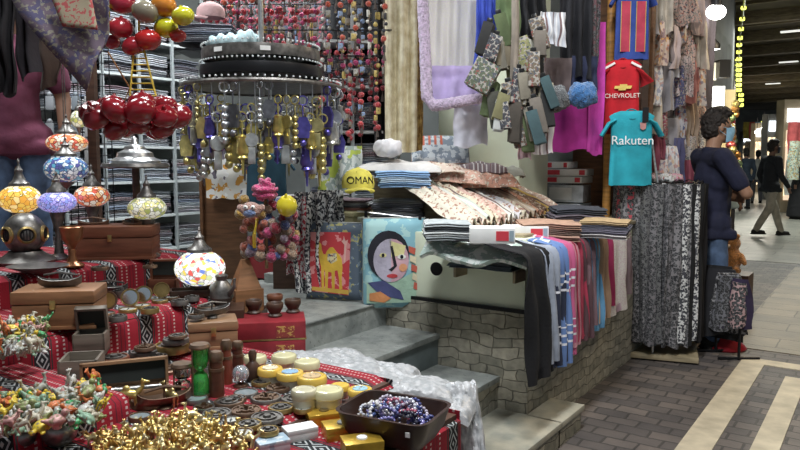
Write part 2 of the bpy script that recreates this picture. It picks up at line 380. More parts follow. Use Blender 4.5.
# ---------------------------------------------------------------- cloth builders
def unit_fold(seed, layers=3):
    r = random.Random(seed); b = MB()
    for k in range(layers):
        z0, z1 = k / layers, (k + .93) / layers; dx, dy = r.uniform(-.02, .02), r.uniform(-.02, .02); e = r.uniform(0, .03)
        pts = []; n = 7                       # rounded front fold in y,z ; swept along x
        h = (z1 - z0) / 2; zc = (z0 + z1) / 2
        pr = [(-.5 + dy + .10 * (1 - math.cos(t)) - .0, zc + h * math.sin(t) * -1) for t in [-PI / 2 + PI * q / n for q in range(n + 1)]]
        pr = [(-.5 + dy + .07 * (1 - math.cos(-PI / 2 + PI * q / n)), zc - h * math.sin(-PI / 2 + PI * q / n)) for q in range(n + 1)]
        pr = [(-.05, z0), (-.28, z0)] + pr + [(-.25, z1), (0, z1), (.25, z1), (.5 + dy - e, z1), (.5 + dy - e, z0 + .02), (.25, z0)]
        xs = [-.5, -.485, -.25, 0, .25, .485, .5]; vs = []; fs = []; m = len(pr)
        for i, x in enumerate(xs):
            q = .55 if i in (0, 6) else 1
            for (y, z) in pr: vs.append((x + dx, y * (.985 if q < 1 else 1), zc + (z - zc) * q + .45 * nz(x * 3.3, y * 2.6, 7) - .30 * abs(2 * x) ** 4 - .22 * abs(2 * y) ** 4 + .06 * nz(x * 5 + seed, y * 4, k)))
        for i in range(6):
            for j in range(m): fs.append([i * m + j, (i + 1) * m + j, (i + 1) * m + (j + 1) % m, i * m + (j + 1) % m])
        fs += [list(range(m)), [6 * m + j for j in range(m)][::-1]]; b.add(vs, fs, [[(vs[v][0], vs[v][1]) for v in f] for f in fs])
    return b
def fold_mesh(m, seed, layers=3): return cm(('fold', m.name, seed, layers), lambda: unit_fold(seed, layers).mesh('folded_cloth', m, 60))
def cname(c):
    import colorsys
    h, s, v = colorsys.rgb_to_hsv(*[max(0, min(1, x)) ** .45 for x in c])
    if v < .22: return 'black'
    if s < .13: return 'white' if v > .82 else 'light grey' if v > .62 else 'grey' if v > .42 else 'charcoal'
    n = 'red' if h < .03 or h > .95 else 'brown' if h < .11 and v < .62 else 'orange' if h < .08 else 'tan' if h < .13 and s < .5 else 'amber' if h < .13 else 'olive' if h < .2 and v < .6 else 'yellow' if h < .2 else 'green' if h < .42 else 'teal' if h < .52 else 'blue' if h < .68 else 'purple' if h < .8 else 'pink'
    return ('pale ' if v > .8 and s < .35 else 'dark ' if v < .42 else '') + n
def stack(p, rz, w, d, hs, cols, where, name='folded_scarf', kind='folded scarf', cat='scarf', m=None, layers=3, group=None, jit=.01):
    z = p[2]; n = len(hs); q = Matrix.Rotation(rz, 3, 'Z')
    for i, h in enumerate(hs):
        mm = m[i % len(m)] if isinstance(m, list) else (m or fab); c = cols[i % len(cols)]
        k = n - 1 - i; o = ('topmost' if k == 0 else ('lowest' if i == 0 else ORD[k] + ' from the top'))
        T(name, '%s %s, %s in the stack %s' % (cname(c), kind, o.replace(' from the top', ' down'), where), cat, (p[0] + rnd.uniform(-jit, jit), p[1] + rnd.uniform(-jit, jit), z), rz + rnd.uniform(-.05, .05), group or ('%ss stacked %s' % (kind, where)),
          (w * rnd.uniform(.94, 1.02), d * rnd.uniform(.95, 1.02), h), fold_mesh(mm, rnd.randrange(4), layers), c); z += h * 1.003
    return z
def hang_mesh(w, h, m, pleats=5, amp=.02, seed=0, taper=1.0, hem=.02, th=.004, nu=28, nv=22, top=.35, gather=1.0, lean=0, wav=.012):
    def fn(u, v):
        a = top + (1 - top) * min(1, v * 2.2); x = (u - .5) * w * (gather + (taper - gather) * v ** .7)
        y = amp * a * math.sin(u * pleats * 2 * PI + 1.3 * nz(v * 1.5, seed) + seed) * (1 + .5 * nz(u * 4, v * 2, seed)) + wav * nz(u * 2, v * 3, seed + 5) * 2
        z = -h * v - hem * nz(u * 2.5, seed + 9) * v * 2
        return (x + .02 * nz(v * 2.3, seed + 2) * v + lean * v, y, z)
    return MB().grid(fn, nu, nv, th, (w, h)).mesh('hanging_cloth', m, 70)
def hang(name, label, cat, px0, px1, py0, py1, d, m, col, rz=0, group=None, **k):
    p = D((px0 + px1) / 2, py0, d); w = (px1 - px0) * d / F; h = (py1 - py0) * d / F
    return T(name, label, cat, p, YAW + rz, group, None, hang_mesh(w / math.cos(rz), h, m, seed=rnd.random() * 50, **k), col)

# ---------------------------------------------------------------- the stall counter at the plinth corner
ct = T('stall_counter', 'pale green painted stall counter standing on the rough stone plinth', 'counter', (-1.9, 3.5, .64))
def lp(o, me, name, col=None, loc=(0, 0, 0), rot=None): return obj(name, me, o, col, loc, rot)
b = MB(); b.box((.0, .09, .19), (.86, .7, .36), bev=.006); b.box((.07, 1.0, .165), (.74, 1.6, .31), bev=.006); lp(ct, b.mesh('m', greenp), 'cabinet_body')
b = MB(); b.box((.0, -.27, .003), (.87, .02, .022)); lp(ct, b.mesh('m', blackm), 'base_gap_strip')
b = MB(); b.lathe([(.033, -.006), (.036, 0), (.036, .006)], (0, 0, 0), 20, (0, -1, 0)); lp(ct, b.mesh('m', blackm), 'round_hole', None, Yp(440, 268, 3.2) - Vector((-1.9, 3.5, .64)) + Vector((0, -.0335, 0)))
b = MB(); b.box((.27, -.33, .235), (.34, .14, .014), bev=.002); b.box((.10, -.33, .20), (.014, .12, .07)); b.box((.43, -.33, .20), (.014, .12, .07)); lp(ct, b.mesh('m', wood_ply), 'shelf_board')
b = MB(); b.box((.07, .8, .332), (.80, 2.1, .022), bev=.004); b.box((-.02, .1, .378), (.86, .66, .016), bev=.004); lp(ct, b.mesh('m', wood_ply), 'counter_top')
TOP = .64 + .343
# raised crates to the left of the counter
def crate(name, label, cat, c, d, m, rz=0, handle=True):
    o = T(name, label, cat, (c[0], c[1], c[2]), rz); b = MB(); b.box((0, 0, d[2] / 2), d, bev=.008); lp(o, b.mesh('m', m), 'body')
    b = MB(); b.box((0, 0, d[2] - .012), (d[0] + .02, d[1] + .02, .022), bev=.004); lp(o, b.mesh('m', m), 'lid')
    if handle: b = MB(); b.box((0, -d[1] / 2 - .008, d[2] * .55), (.10, .016, .022), bev=.004); lp(o, b.mesh('m', paper), 'name_tag')
    return o
yellowbox = mat('ochre_board', var((.40, .36, .20), 6, .8, 1.1), .6)
S('trim_4', bxs(conc, slabz(-3.35, -2.38, 3.30, 4.3, .6, .66)))
crate('display_chest', 'pale green chest carrying the grey cloth stack, behind the face cushion', 'chest', (-2.40, 3.62, .66), (.42, .5, .40), greenp, handle=False)
crate('storage_box', 'ochre storage box under the yellow cap, behind the camel cushion', 'box', (-2.89, 3.62, .66), (.46, .5, .42), yellowbox)

# folded cloths on the counter, the corner first
cc = Zp(492, 282, .885)
stack((-1.60, 3.10, .885), .1, .34, .26, [.026, .024, .03], [(.10, .13, .15), (.20, .22, .23), (.15, .18, .20)], 'on the corner shelf', m=fab)
T('printed_scarf', 'mint and white printed scarf spread over the corner of the counter', 'scarf', (-1.62, 3.10, .945), .12, me=MB().grid(lambda u, v: ((u - .5) * .54, (v - .5) * .38, .045 + .020 * math.sin(u * 9 + v * 4) + .016 * nz(u * 5, v * 5) - .22 * max(0, .25 - v) - .10 * max(0, u - .75) + .03 * v), 26, 18, .02, (.46, .36)).mesh('m', mat('mint_print', lambda g: g.mix(g.noise(28, 3).gt(.52), (.42, .52, .47), (.74, .78, .74)), .85), 70))
def carton(px, py, z, d, rz, label, lid=(.60, .05, .07)):
    p = Zp(px, py, z) + Vector((-.04, .10, 0)); o = T('carton', label, 'box', p, rz, 'white and red cartons on the counter'); b = MB(); b.box((0, 0, d[2] / 2), d, bev=.002); lp(o, b.mesh('m', paper), 'body')
    b = MB(); b.box((d[0] * .22, -d[1] / 2 - .001, d[2] / 2), (d[0] * .28, .003, d[2] * .62)); lp(o, b.mesh('m', mat('red_card', lid, .5)), 'printed_label', None)
    b = MB(); b.box((d[0] * .42, -d[1] / 2 - .001, d[2] / 2), (d[0] * .1, .003, d[2] * .7)); lp(o, b.mesh('m', mat('blue_grey_card', (.30, .38, .44), .5)), 'photo_panel'); return p
carton(488, 246, 1.0, (.185, .13, .065), YAW, 'lower white carton with a red label at the counter corner')
carton(489, 245, 1.067, (.18, .125, .062), YAW - .08, 'upper white carton with a red label at the counter corner')
carton(524, 239, 1.0, (.22, .13, .06), YAW, 'flat white and red carton right of the stacked pair')
stack(Zp(446, 238, 1.022), YAW, .22, .22, [.022] * 4, [(.22, .24, .25), (.50, .52, .52), (.12, .13, .14), (.42, .46, .47)], 'left of the cartons', layers=2)
stack(Zp(547, 238, .985), YAW, .30, .26, [.034, .03, .034], [(.36, .22, .17), (.30, .22, .18), (.45, .28, .20)], 'right of the cartons')
stack(Zp(575, 232, .985), YAW, .28, .26, [.04, .036, .04, .036], [(.20, .13, .13), (.28, .20, .17), (.12, .10, .12), (.05, .055, .07)], 'mid street counter')
stack(Xp(562, 231, -1.95) + Vector((0, .1, 0)), YAW, .34, .3, [.035, .035, .04], [(.10, .09, .10), (.32, .25, .21), (.06, .06, .08)], 'below the patterned shawls')
stack(Zp(606, 236, .985), .2, .26, .24, [.024] * 4, [(.45, .42, .42), (.14, .13, .17), (.10, .10, .13), (.50, .36, .20)], 'at the far counter end')
# sloped display of patterned cloths
b = MB(); pr = [(-1.80, .985), (-1.80, 1.02), (-2.47, 1.29), (-2.6, 1.29), (-2.6, .985)]
b.prism(pr, 3.50, 4.46, lambda p: (p[0] + 2.2, p[2] - 4, p[1] - .985)); T('sloped_display', 'sloped wooden board carrying the patterned cloths on the counter', 'display stand', (-2.2, 4, .985), me=b.mesh('m', wood_ply))
pc = [(.62, .58, .48), (.66, .50, .42), (.46, .50, .44), (.62, .55, .42), (.60, .40, .34), (.66, .66, .60), (.58, .56, .58), (.52, .47, .36), (.50, .40, .30), (.58, .30, .20), (.22, .14, .10), (.60, .42, .12), (.40, .30, .24)]
pn = ['cream', 'salmon and cream', 'sage green', 'beige', 'rose', 'off-white', 'pale lilac', 'khaki', 'sand brown', 'terracotta', 'dark brown', 'mustard and black', 'taupe']
for i in range(13):
    t = i / 12; A = Xp(419 + 96 * t, 174 + 8 * t, -2.47); A.z = 1.315; B = Xp(452 + 112 * t, 231 - 18 * t, -1.78); B.z = 1.04
    A.y = 3.50 + .94 * t; B.y = max(3.24, 3.24 + 1.16 * t); L = (B - A); sd = i * 3.1; w = .19
    def fn(u, v, A=A, L=L, sd=sd, w=w):
        p = A + L * v; a = (u - .5) * 2; lift = math.sqrt(max(0, 1 - a * a * .96)); ww = w * (1 + .25 * nz(v * 3, sd)) * (1 + .25 * max(0, v - .8))
        return (p.x + .02 * nz(u, sd), p.y + a * ww / 2 + .03 * nz(v * 2, sd + 3), p.z + 0 + .052 * lift * (1 + .35 * math.sin(u * 17 + sd + 4 * v) * (.4 + v)) + .03 * math.sin(v * PI) * 0 - .05 * max(0, v - .86) * 6 * .5 + .012 * nz(u * 4, v * 6, sd))
    T('patterned_shawl', '%s patterned shawl, %s of the row draped down the sloped display' % (pn[i], ('nearest' if i == 0 else 'last' if i == 12 else ORD[i])), 'shawl', (0, 0, 0), 0, 'patterned shawls on the sloped display', me=MB().grid(fn, 16, 26, .006, (w, L.length)).mesh('m', [paisley, stripe][i % 3 == 2], 70), col=pc[i])
# cloths heaped above the slope
def heap_cloth(px, py, d, w, dp, h, col, label, m=fab, rz=0, name='folded_shawl', cat='shawl', group='shawls heaped above the sloped display'):
    sd = rnd.random() * 90
    b = MB().grid(lambda u, v: ((u - .5) * w * (1 + .06 * nz(v * 3, sd)), (v - .5) * dp * (1 + .08 * nz(u * 3, sd + 1)), h * (max(0, 1 - (abs(u - .5) * 2) ** 4) * max(0, 1 - (abs(v - .5) * 2) ** 4)) ** .5 * (1 + .35 * nz(u * 5, v * 5, sd)) + .012 * math.sin(v * 14 + 2 * nz(u * 3, sd))), 24, 16, .01, (w, dp))
    return T(name, label, cat, D(px, py, d), YAW + rz, group, me=b.mesh('m', m, 70), col=col)
heap_cloth(450, 182, 4.35, .42, .3, .07, (.60, .36, .28), 'salmon patterned shawl heaped above the cream cloths', paisley)
heap_cloth(488, 186, 4.4, .36, .3, .07, (.55, .28, .20), 'rust orange shawl bunched above the middle of the slope', paisley)
heap_cloth(480, 172, 4.5, .32, .24, .05, (.16, .12, .13), 'dark striped shawl lying behind the rust one', stripe)
heap_cloth(428, 172, 4.3, .42, .28, .05, (.62, .50, .42), 'beige and pink shawl heaped under the cushion', paisley)
heap_cloth(506, 176, 4.6, .22, .2, .05, (.30, .30, .26), 'grey green shawl at the far end of the heap', fab)
heap_cloth(398, 172, 4.15, .48, .3, .05, (.60, .58, .56), 'off-white shawl spread over the blue folded cloths', bwfab if False else fab)
stack(D(402, 186, 4.1), YAW + .1, .30, .28, [.03, .03, .035], [(.25, .40, .62), (.50, .62, .75), (.26, .42, .66)], 'right of the yellow cap', kind='folded blanket', name='folded_blanket', cat='blanket')
stack((-2.40, 3.50, 1.065), YAW - .2, .30, .3, [.022] * 5, [(.20, .20, .22), (.38, .38, .40), (.16, .16, .18), (.30, .30, .34), (.42, .42, .42)], 'on the pale green chest', layers=2)
b = MB(); b.ball((0, 0, .05), (.09, .08, .055)); T('white_cloth_roll', 'bunched white cloth lying on the blue folded blankets', 'cloth', D(388, 157, 4.1), me=remesh(b, 'm', fab, .012, 2, lambda c: .012 * nz(c.x * 30, c.y * 30, c.z * 30)), col=(.72, .70, .72))
# back corner : cushion, cartons, boxes
def cushion(name, label, p, w, h, t, m, rz, tilt=0, col=None):
    def half(s): return lambda u, v: ((u - .5) * w, s * t / 2 * (max(0, 1 - abs(2 * u - 1) ** 3) * max(0, 1 - abs(2 * v - 1) ** 3)) ** .6, (v - .5) * h)
    b = MB(); b.grid(half(-1), 18, 18, .003, (w, h)); b.grid(half(1), 18, 18, .003, (w, h))
    o = T(name, label, 'cushion', p, (tilt, 0, rz)); o.rotation_euler = (Matrix.Rotation(rz, 3, 'Z') @ Matrix.Rotation(tilt, 3, 'X')).to_euler(); obj('cover', b.mesh('m', m, 80), o, col)
    b = MB(); c = [(-w / 2, 0, -h / 2), (w / 2, 0, -h / 2), (w / 2, 0, h / 2), (-w / 2, 0, h / 2)]; b.tube(c, .005, 6, closed=True); return o, b
cl = mat('red_grey_print', lambda g: g.mix((g.xyz()[0] * 26 % 1).lt(.4) * g.xyz()[2].gt(.0) * g.xyz()[0].lt(.02), g.mix(g.noise(24, 3).gt(.5), (.62, .66, .70), (.28, .33, .40)), (.60, .16, .10)), .85)
o, b = cushion('printed_cushion', 'blue grey cushion with a striped red corner lying above the patterned shawls', D(440, 150, 4.6), .37, .24, .10, cl, YAW, -.75); obj('piping', b.mesh('m', fab), o, (.6, .4, .35))
def box3(name, label, px, py, d, dim, m, rz=0, group=None, lab=None, cat='box'):
    p = D(px, py, d); o = T(name, label, cat, p, YAW * 0 + rz, group); b = MB(); b.box((0, 0, dim[2] / 2), dim, bev=.004); lp(o, b.mesh('m', m), 'body')
    if lab: b = MB(); b.box((-dim[0] * .2, -dim[1] / 2 - .002, dim[2] / 2), (dim[0] * .4, .004, dim[2] * .6)); lp(o, b.mesh('m', lab), 'printed_label')
    return o
redc = mat('red_card', (.60, .05, .07), .5); redpk = mat('red_pack', (.50, .06, .08), .3, coat=.4); clearpk = mat('grey_clear_pack', var((.50, .53, .56), 20, .7, 1.15), .25, coat=.5)
T('back_table', 'brown wooden table holding the cartons and clear packs behind the shawls', 'table', (-1.80, 5.30, .636), me=bxs(wood_panel, ((0, 0, .33), (.55, .38, .03)), ((-.25, 0, .16), (.04, .36, .30)), ((.12, 0, .16), (.04, .36, .30))))
z = [(555, 204, (.36, .26, .09), clearpk, 'lowest clear wrapped grey pack under the red and white cartons'), (556, 190, (.34, .26, .13), clearpk, 'thick clear wrapped grey pack directly below the red and white cartons'), (552, 171, (.33, .24, .05), paper, 'lower red and white carton behind the patterned shawls'), (551, 163, (.34, .24, .05), paper, 'middle red and white carton behind the patterned shawls'), (541, 155, (.22, .2, .05), paper, 'small red and white carton on top of the pile behind the shawls')]
zz = .985; px_ = D(556, 200, 5.35)
for i, (a, c_, dim, m, lb) in enumerate(z):
    o = T('carton' if i > 1 else 'wrapped_pack', lb, 'box', (px_.x + (-.08 if i == 4 else 0) + .01 * i, 5.22, zz + .10 * 0), .12 * (i % 2)); b = MB(); b.box((0, 0, dim[2] / 2), dim, bev=.006); lp(o, b.mesh('m', m), 'body'); zz += dim[2] * 1.1
    if i > 1: b = MB(); b.box((-dim[0] * .28, -dim[1] / 2 - .002, dim[2] / 2), (dim[0] * .38, .004, dim[2] * .7)); lp(o, b.mesh('m', redc), 'printed_label'); b = MB(); b.box((dim[0] * .4, -dim[1] / 2 - .002, dim[2] / 2), (dim[0] * .12, .004, dim[2] * .7)); lp(o, b.mesh('m', redc), 'printed_label')
    else: b = MB(); b.box((.0, -dim[1] / 2 - .001, dim[2] / 2), (dim[0] * .5, .004, dim[2] * .7)); lp(o, b.mesh('m', clearpk if i < 1 else paper), 'folded_shirt')
S('wall_wood_panel', bxs(wood_panel, slabz(-2.1, -1.5, 5.5, 5.56, .6, 4.2)))
S('wall_column', bxs(wood_dark, slabz(-1.66, -1.50, 5.25, 5.42, 0, 4.2)))
T('pale_post', 'pale wooden post standing under the teal jersey', 'post', tuple(D(622, 232, 6.0)), .1, me=bxs(wood((.42, .34, .18), 'yellow_wood'), ((0, 0, .14), (.16, .16, 1.2)), bev=.006))

# ---------------------------------------------------------------- scarves hanging over the street edge of the counter
sc = [(3.06, .15, .31, (.006, .006, .008), fab, 'plain black scarf, nearest of the row hanging over the counter edge'), (3.20, .09, .36, (.30, .33, .40), fab, 'narrow grey scarf beside the black one at the counter corner'),
 (3.27, .10, .33, (.02, .025, .05), xstripe, 'navy scarf with pale cross stripes near the counter corner'), (3.36, .10, .31, (.12, .20, .42), xstripe, 'blue scarf with white cross stripes'), (3.45, .08, .34, (.48, .10, .22), xstripe, 'pink scarf with pale cross stripes'),
 (3.53, .09, .38, (.45, .20, .24), fab, 'dusty pink scarf right of the cross striped pink one'), (3.61, .10, .40, (.34, .035, .07), fab, 'crimson scarf in the middle of the row'), (3.70, .10, .38, (.10, .05, .06), fab, 'dark brown scarf right of the crimson one'),
 (3.79, .09, .44, (.20, .12, .14), fab, 'mauve brown scarf left of the bright blue one'), (3.88, .12, .40, (.12, .30, .50), fab, 'bright blue scarf hanging on the street side of the counter'), (3.99, .13, .44, (.40, .26, .17), fab, 'tan scarf right of the bright blue one'),
 (4.12, .09, .50, (.34, .03, .10), fab, 'wine red scarf between the tan and the lilac scarves'), (4.28, .26, .44, (.50, .36, .42), sequin, 'wide glittering lilac pink scarf, the broadest of the row'), (4.50, .14, .52, (.16, .11, .12), fab, 'dark taupe scarf, last of the row by the clothes rack')]
XE = -1.40
for i, (y, w, zb, c, m, lb) in enumerate(sc):
    w *= 1.7 if i == 0 else 1.3; zb += .10 - .004 * i; y -= .05 if i == 0 else .03; sd = i * 7.7; lead = .055 - .0035 * i
    def fn(u, v, y=y, w=w, zb=zb, sd=sd, lead=lead):
        a = .28; tot = a + (1.0 - zb); s_ = v * tot; yy = y + (u - .5) * w * (1.05 + .12 * v)
        rip = .014 * math.sin(u * 12 + sd + nz(v * 2, sd) * 3) * min(1, v * 2) + .012 * nz(u * 3, v * 4, sd)
        if s_ < a: t = s_ / a; return (XE - .02 - (a - s_) * .93, yy, 1.015 + .012 * math.sin(t * 3 + sd) + rip * .4 - .03 * t * t)
        q = s_ - a; k = min(1, q / .09); return (XE - .02 + lead + .06 * math.sin(k * PI / 2) + rip + .05 * q, yy, .985 - .05 * (1 - math.cos(k * PI / 2)) - max(0, q - .05))
    me = MB().grid(fn, 14, 34, .006, (w, 1.3)).mesh('m', m, 70); o = T('hanging_scarf', lb, 'scarf', (0, 0, 0), 0, 'scarves hanging over the counter edge', me=me, col=c)
    if i % 2 == 0:
        b = MB()
        for q in range(int(w / .012)): yy = y - w * .55 + q * .0125 + .005; b.tube([(XE + .04 + lead + .05 * (.98 - zb), yy, zb + .035), (XE + .045 + lead + .05 * (.98 - zb), yy, zb - .01)], .002, 4)
        obj('fringe', b.mesh('m', fab), o, c)
# ---------------------------------------------------------------- souvenir table in tiers, draped in woven cloth
def tier(name, label, x0, x1, y0, y1, z0, z1, drop=None, m=wood_dark, end=True):
    o = T(name, label, 'table' if name == 'souvenir_table' else 'display tier', ((x0 + x1) / 2, (y0 + y1) / 2, z0)); ox, oy = (x0 + x1) / 2, (y0 + y1) / 2
    b = MB(); b.box((0, 0, (z1 - z0) / 2 - .003), (x1 - x0 - .012, y1 - y0 - .012, z1 - z0 - .008)); lp(o, b.mesh('m', m), 'body')
    h = drop or (z1 - z0); r = .012; path = [(x0 - ox, 0)]; W_ = x1 - x0; H_ = z1 - z0
    pr = [(x0 - ox, H_), (x1 - ox - r, H_), (x1 - ox - r * .3, H_ - r * .3), (x1 - ox + .002, H_ - r), (x1 - ox + .006, H_ - h + .004)]
    cum = [0]
    for a, c in zip(pr, pr[1:]): cum.append(cum[-1] + math.dist(a, c))
    def at(t):
        s_ = t * cum[-1]
        for k in range(len(pr) - 1):
            if s_ <= cum[k + 1] or k == len(pr) - 2: q = (s_ - cum[k]) / (cum[k + 1] - cum[k]); return pr[k][0] + (pr[k + 1][0] - pr[k][0]) * q, pr[k][1] + (pr[k + 1][1] - pr[k][1]) * q
    L = y1 - y0
    b = MB(); b.grid(lambda u, v: (at(v)[0] + .003 * nz(u * L * 9, v * 3, x0), y0 - oy + u * L, at(v)[1] + .003 + .002 * nz(u * L * 7, v * 9)), int(L / .04), 24, .004, (L, -cum[-1]))
    me = b.mesh('m', sadu, 60)
    for l in me.uv_layers[0].data: l.uv = (l.uv[0] + x0 * 3.3, l.uv[1] + cum[-1] + .0)
    lp(o, me, 'woven_cloth')
    if end:
        b = MB(); b.grid(lambda u, v: (x0 - ox + u * W_, L / 2 + .004, H_ - v * h + .002), 10, 6, .003, (W_, h)); lp(o, b.mesh('m', sadu, 60), 'end_cloth')
    return o
L1, L2, L3, LG = .70, .825, .945, .668
tier('souvenir_table', 'low front table draped in red and black woven cloth with the tray and gold boxes', -3.3, -1.0, .2, 1.76, .0, LG, .5)
tier('display_tier', 'first raised tier with red woven cloth carrying the compasses and tins', -3.3, -1.275, .2, 1.81, LG, L1)
tier('display_tier', 'second raised tier with red and black woven cloth below the row of open compasses', -3.3, -2.27, .5, 1.93, L1, L2)
tier('display_tier', 'highest tier with red and black woven cloth under the big wooden chest', -3.6, -2.77, 1.1, 2.28, L2 - .12, L3)
tier('display_tier', 'small tier with woven cloth in front of the heap of painted figurines', -2.2, -1.66, .5, 1.12, L1, .764)
def P1(px, py, z=L1): return Zp(px, py, z + .006)
# tins and jars
def tin(px, py, r, h, lid, label, body=(.62, .60, .50), disc=None, z=L1):
    p = P1(px, py, z + h); p.z = z + .007; o = T('storage_tin', label, 'tin', p, 0, 'round lidded tins by the plastic bags')
    b = MB(); b.lathe([(r * .86, 0), (r * .9, h * .05), (r * .9, h * .62)], n=24); lp(o, cm(('tb', r, h), lambda: b.mesh('m', ocg)), 'jar_body', body)
    b = MB(); b.lathe([(r * .93, h * .5), (r, h * .55), (r, h * .86), (r * .93, h * .94), (r * .75, h * .97), (r * .7, h * .93), (0.0001, h * .93)], n=28); lp(o, cm(('tl', r, h), lambda: b.mesh('m', ocg)), 'lid', lid)
    if disc: b = MB(); b.lathe([(r * .62, h * .94), (r * .6, h * .985), (.0001, h * .985)], n=20); lp(o, cm(('td', r, h), lambda: b.mesh('m', ocmot)), 'lid_picture', disc)
gl = (.72, .48, .09); cr = (.66, .62, .38)
tin(255, 355, .038, .055, cr, 'cream lidded tin, furthest left of the tins, behind the gold ones'); tin(284, 354, .042, .055, cr, 'cream lidded tin at the back, nearest the red boxes'); tin(307, 360, .042, .055, cr, 'cream lidded tin touching the plastic bags at the back')
tin(270, 367, .04, .05, gl, 'gold lidded tin left of the blue topped one', disc=(.70, .62, .45)); tin(290, 371, .042, .05, gl, 'gold lidded tin with a blue picture on its lid, in the middle', disc=(.25, .42, .62)); tin(312, 375, .045, .055, gl, 'large gold lidded tin, nearest of the gold ones', disc=(.55, .40, .22))
tin(328, 388, .043, .055, cr, 'big cream lidded tin in front of the gold ones by the red edge'); tin(340, 384, .028, .04, gl, 'small gold tin half hidden by the cream lid'); tin(360, 388, .036, .04, gl, 'gold tin with a blue flower lid beside the black tray', disc=(.30, .50, .60))
tin(304, 388, .036, .06, (.60, .56, .40), 'short cream jar under the large gold tin')
# compasses and sundials
def compass(px, py, r, kind, label, z=L1, h=.014, lidang=None, rz=None, rim=bronze, nm='compass'):
    p = P1(px, py, z); o = T(nm, label, nm.replace('_', ' '), p, rz if rz is not None else rnd.uniform(-.5, .8)); b = MB()
    b.lathe([(r * .9, 0), (r, .002), (r, h * .8), (r * .95, h), (r * .86, h), (r * .84, h * .75)], n=26, caps=False); b.lathe([(r * .9, .0), (.0001, .0)], n=26, caps=False); lp(o, b.mesh('m', rim), 'case')
    b = MB(); b.lathe([(.0001, h * .78), (r * .86, h * .78)], n=24, caps=False)
    if kind == 'dial': b.m = 1; b.prism([(-.10 * r, 0), (0, -.75 * r), (.10 * r, 0), (0, .75 * r)], h * .8, h * .85); lp(o, b.mesh('m', [mat('dial_face', lambda g: g.mix(((g.xyz()[0] * g.xyz()[0] + g.xyz()[1] * g.xyz()[1]) * 9000 % 1).lt(.22), (.56, .57, .52), (.12, .12, .12)), .3), blackm]), 'dial')
    elif kind == 'glass': lp(o, b.mesh('m', mat('blue_grey_glass', (.30, .36, .38), .08, .2, coat=1)), 'glass')
    elif kind == 'ring': b.lathe([(r * .6, h * .8), (r * .62, h * 1.1), (r * .5, h * 1.1), (r * .48, h * .8)], n=20, caps=False); b.lathe([(r * .25, h * .8), (r * .22, h * 1.3), (0.0001, h * 1.3)], n=14); lp(o, b.mesh('m', pewter), 'engraved_lid')
    elif kind == 'cross': b.box((0, 0, h), (r * 1.5, r * .16, .005)); b.box((0, 0, h), (r * .16, r * 1.5, .005)); b.lathe([(r * .5, h * .8), (r * .5, h * 1.2), (r * .38, h * 1.2), (r * .38, h * .8)], n=18, caps=False); b.box((0, 0, h * 1.1), (r * .4, r * .05, .02)); lp(o, b.mesh('m', bronze), 'sundial_plate')
    if lidang is not None:
        q = Matrix.Rotation(lidang, 3, 'X'); l = obj('lid', None, o); bpy.data.objects.remove(l); b = MB(); b.lathe([(r, 0), (r, h * .6), (r * .9, h * .6), (r * .85, h * .35), (.0001, h * .35)], n=24)
        lo = lp(o, b.mesh('m', rim), 'lid', None, (0, r, h)); lo.rotation_euler = (lidang, 0, 0); lo.data.transform(Matrix.Translation((0, r, 0)))
        b = MB(); b.lathe([(r * .8, h * .62 - .004), (.0001, h * .62 - .004)], n=22, caps=False); m2 = b.mesh('m', chrome if kind == 'dial' else brass); m2.transform(Matrix.Translation((0, r, 0.001))); lp(lo, m2, 'lid_mirror')
    return o
cl_ = [(229, 405, .043, 'ring', 'dark engraved compass left of the blue glassed one'), (246, 396, .036, 'glass', 'blue grey glassed compass behind the dark engraved one'), (262, 385, .033, 'ring', 'small dark compass lying just in front of the dark bottle'),
 (266, 401, .045, 'cross', 'large sundial compass with raised cross plate in the middle of the table'), (278, 391, .036, 'cross', 'sundial compass in front of the gold lidded tins'), (296, 402, .043, 'ring', 'flat dark compass near the red cloth edge'), (281, 411, .036, 'ring', 'brown round compass beside the red cloth edge'),
 (217, 417, .04, 'ring', 'dark compass at the back left of the flat ones'), (246, 414, .042, 'cross', 'flat sundial compass surrounded by dark ones'), (231, 424, .024, 'dial', 'small compass with a white dial'), (248, 428, .036, 'ring', 'pewter compass between the two white dials'), (267, 421, .044, 'ring', 'large bronze compass near the middle of the red edge'),
 (242, 437, .030, 'dial', 'white dialled compass nearest the camera by the red edge'), (210, 429, .034, 'glass', 'grey glassed compass next to the gold camels'), (225, 437, .036, 'ring', 'dark compass right beside the gold camels'), (204, 411, .030, 'cross', 'small sundial in front of the green hourglass'), (303, 412, .026, 'dial', 'orange brown compass leaning on the red cloth edge'),
 (190, 423, .036, 'ring', 'dark lidded compass behind the gold camels'), (268, 434, .028, 'ring', 'small bronze compass touching the red edge'), (196, 402, .034, 'glass', 'dark glassed compass at the foot of the green hourglass')]
for i, (a, c, r, k, lb) in enumerate(cl_): compass(a, c, r, k, lb, rim=[bronze, pewter, brass, pewter][i % 4] if i != 16 else brass)
compass(166, 372, .05, 'cross', 'large sundial compass with a dark ring behind the clear hourglass'); compass(172, 352, .060, 'ring', 'wide round brass compass, lowest of the pile on the tier', z=.715, rim=brass, h=.03); compass(176, 343, .045, 'ring', 'pewter compass stacked on the wide brass one', z=.757, h=.018, rim=pewter); compass(178, 338, .032, 'ring', 'small compass topping the pile of three', z=.782, h=.012)
compass(144, 358, .045, 'ring', 'black compass stacked low beside the woven cloth', z=.715, h=.026, rim=pewter); compass(145, 350, .036, 'cross', 'sundial plate on top of the black compass', z=.75); compass(114, 362, .05, 'ring', 'round reddish wooden lidded box behind the open pen box', z=.715, h=.02, rim=wood_red, nm='round_box')
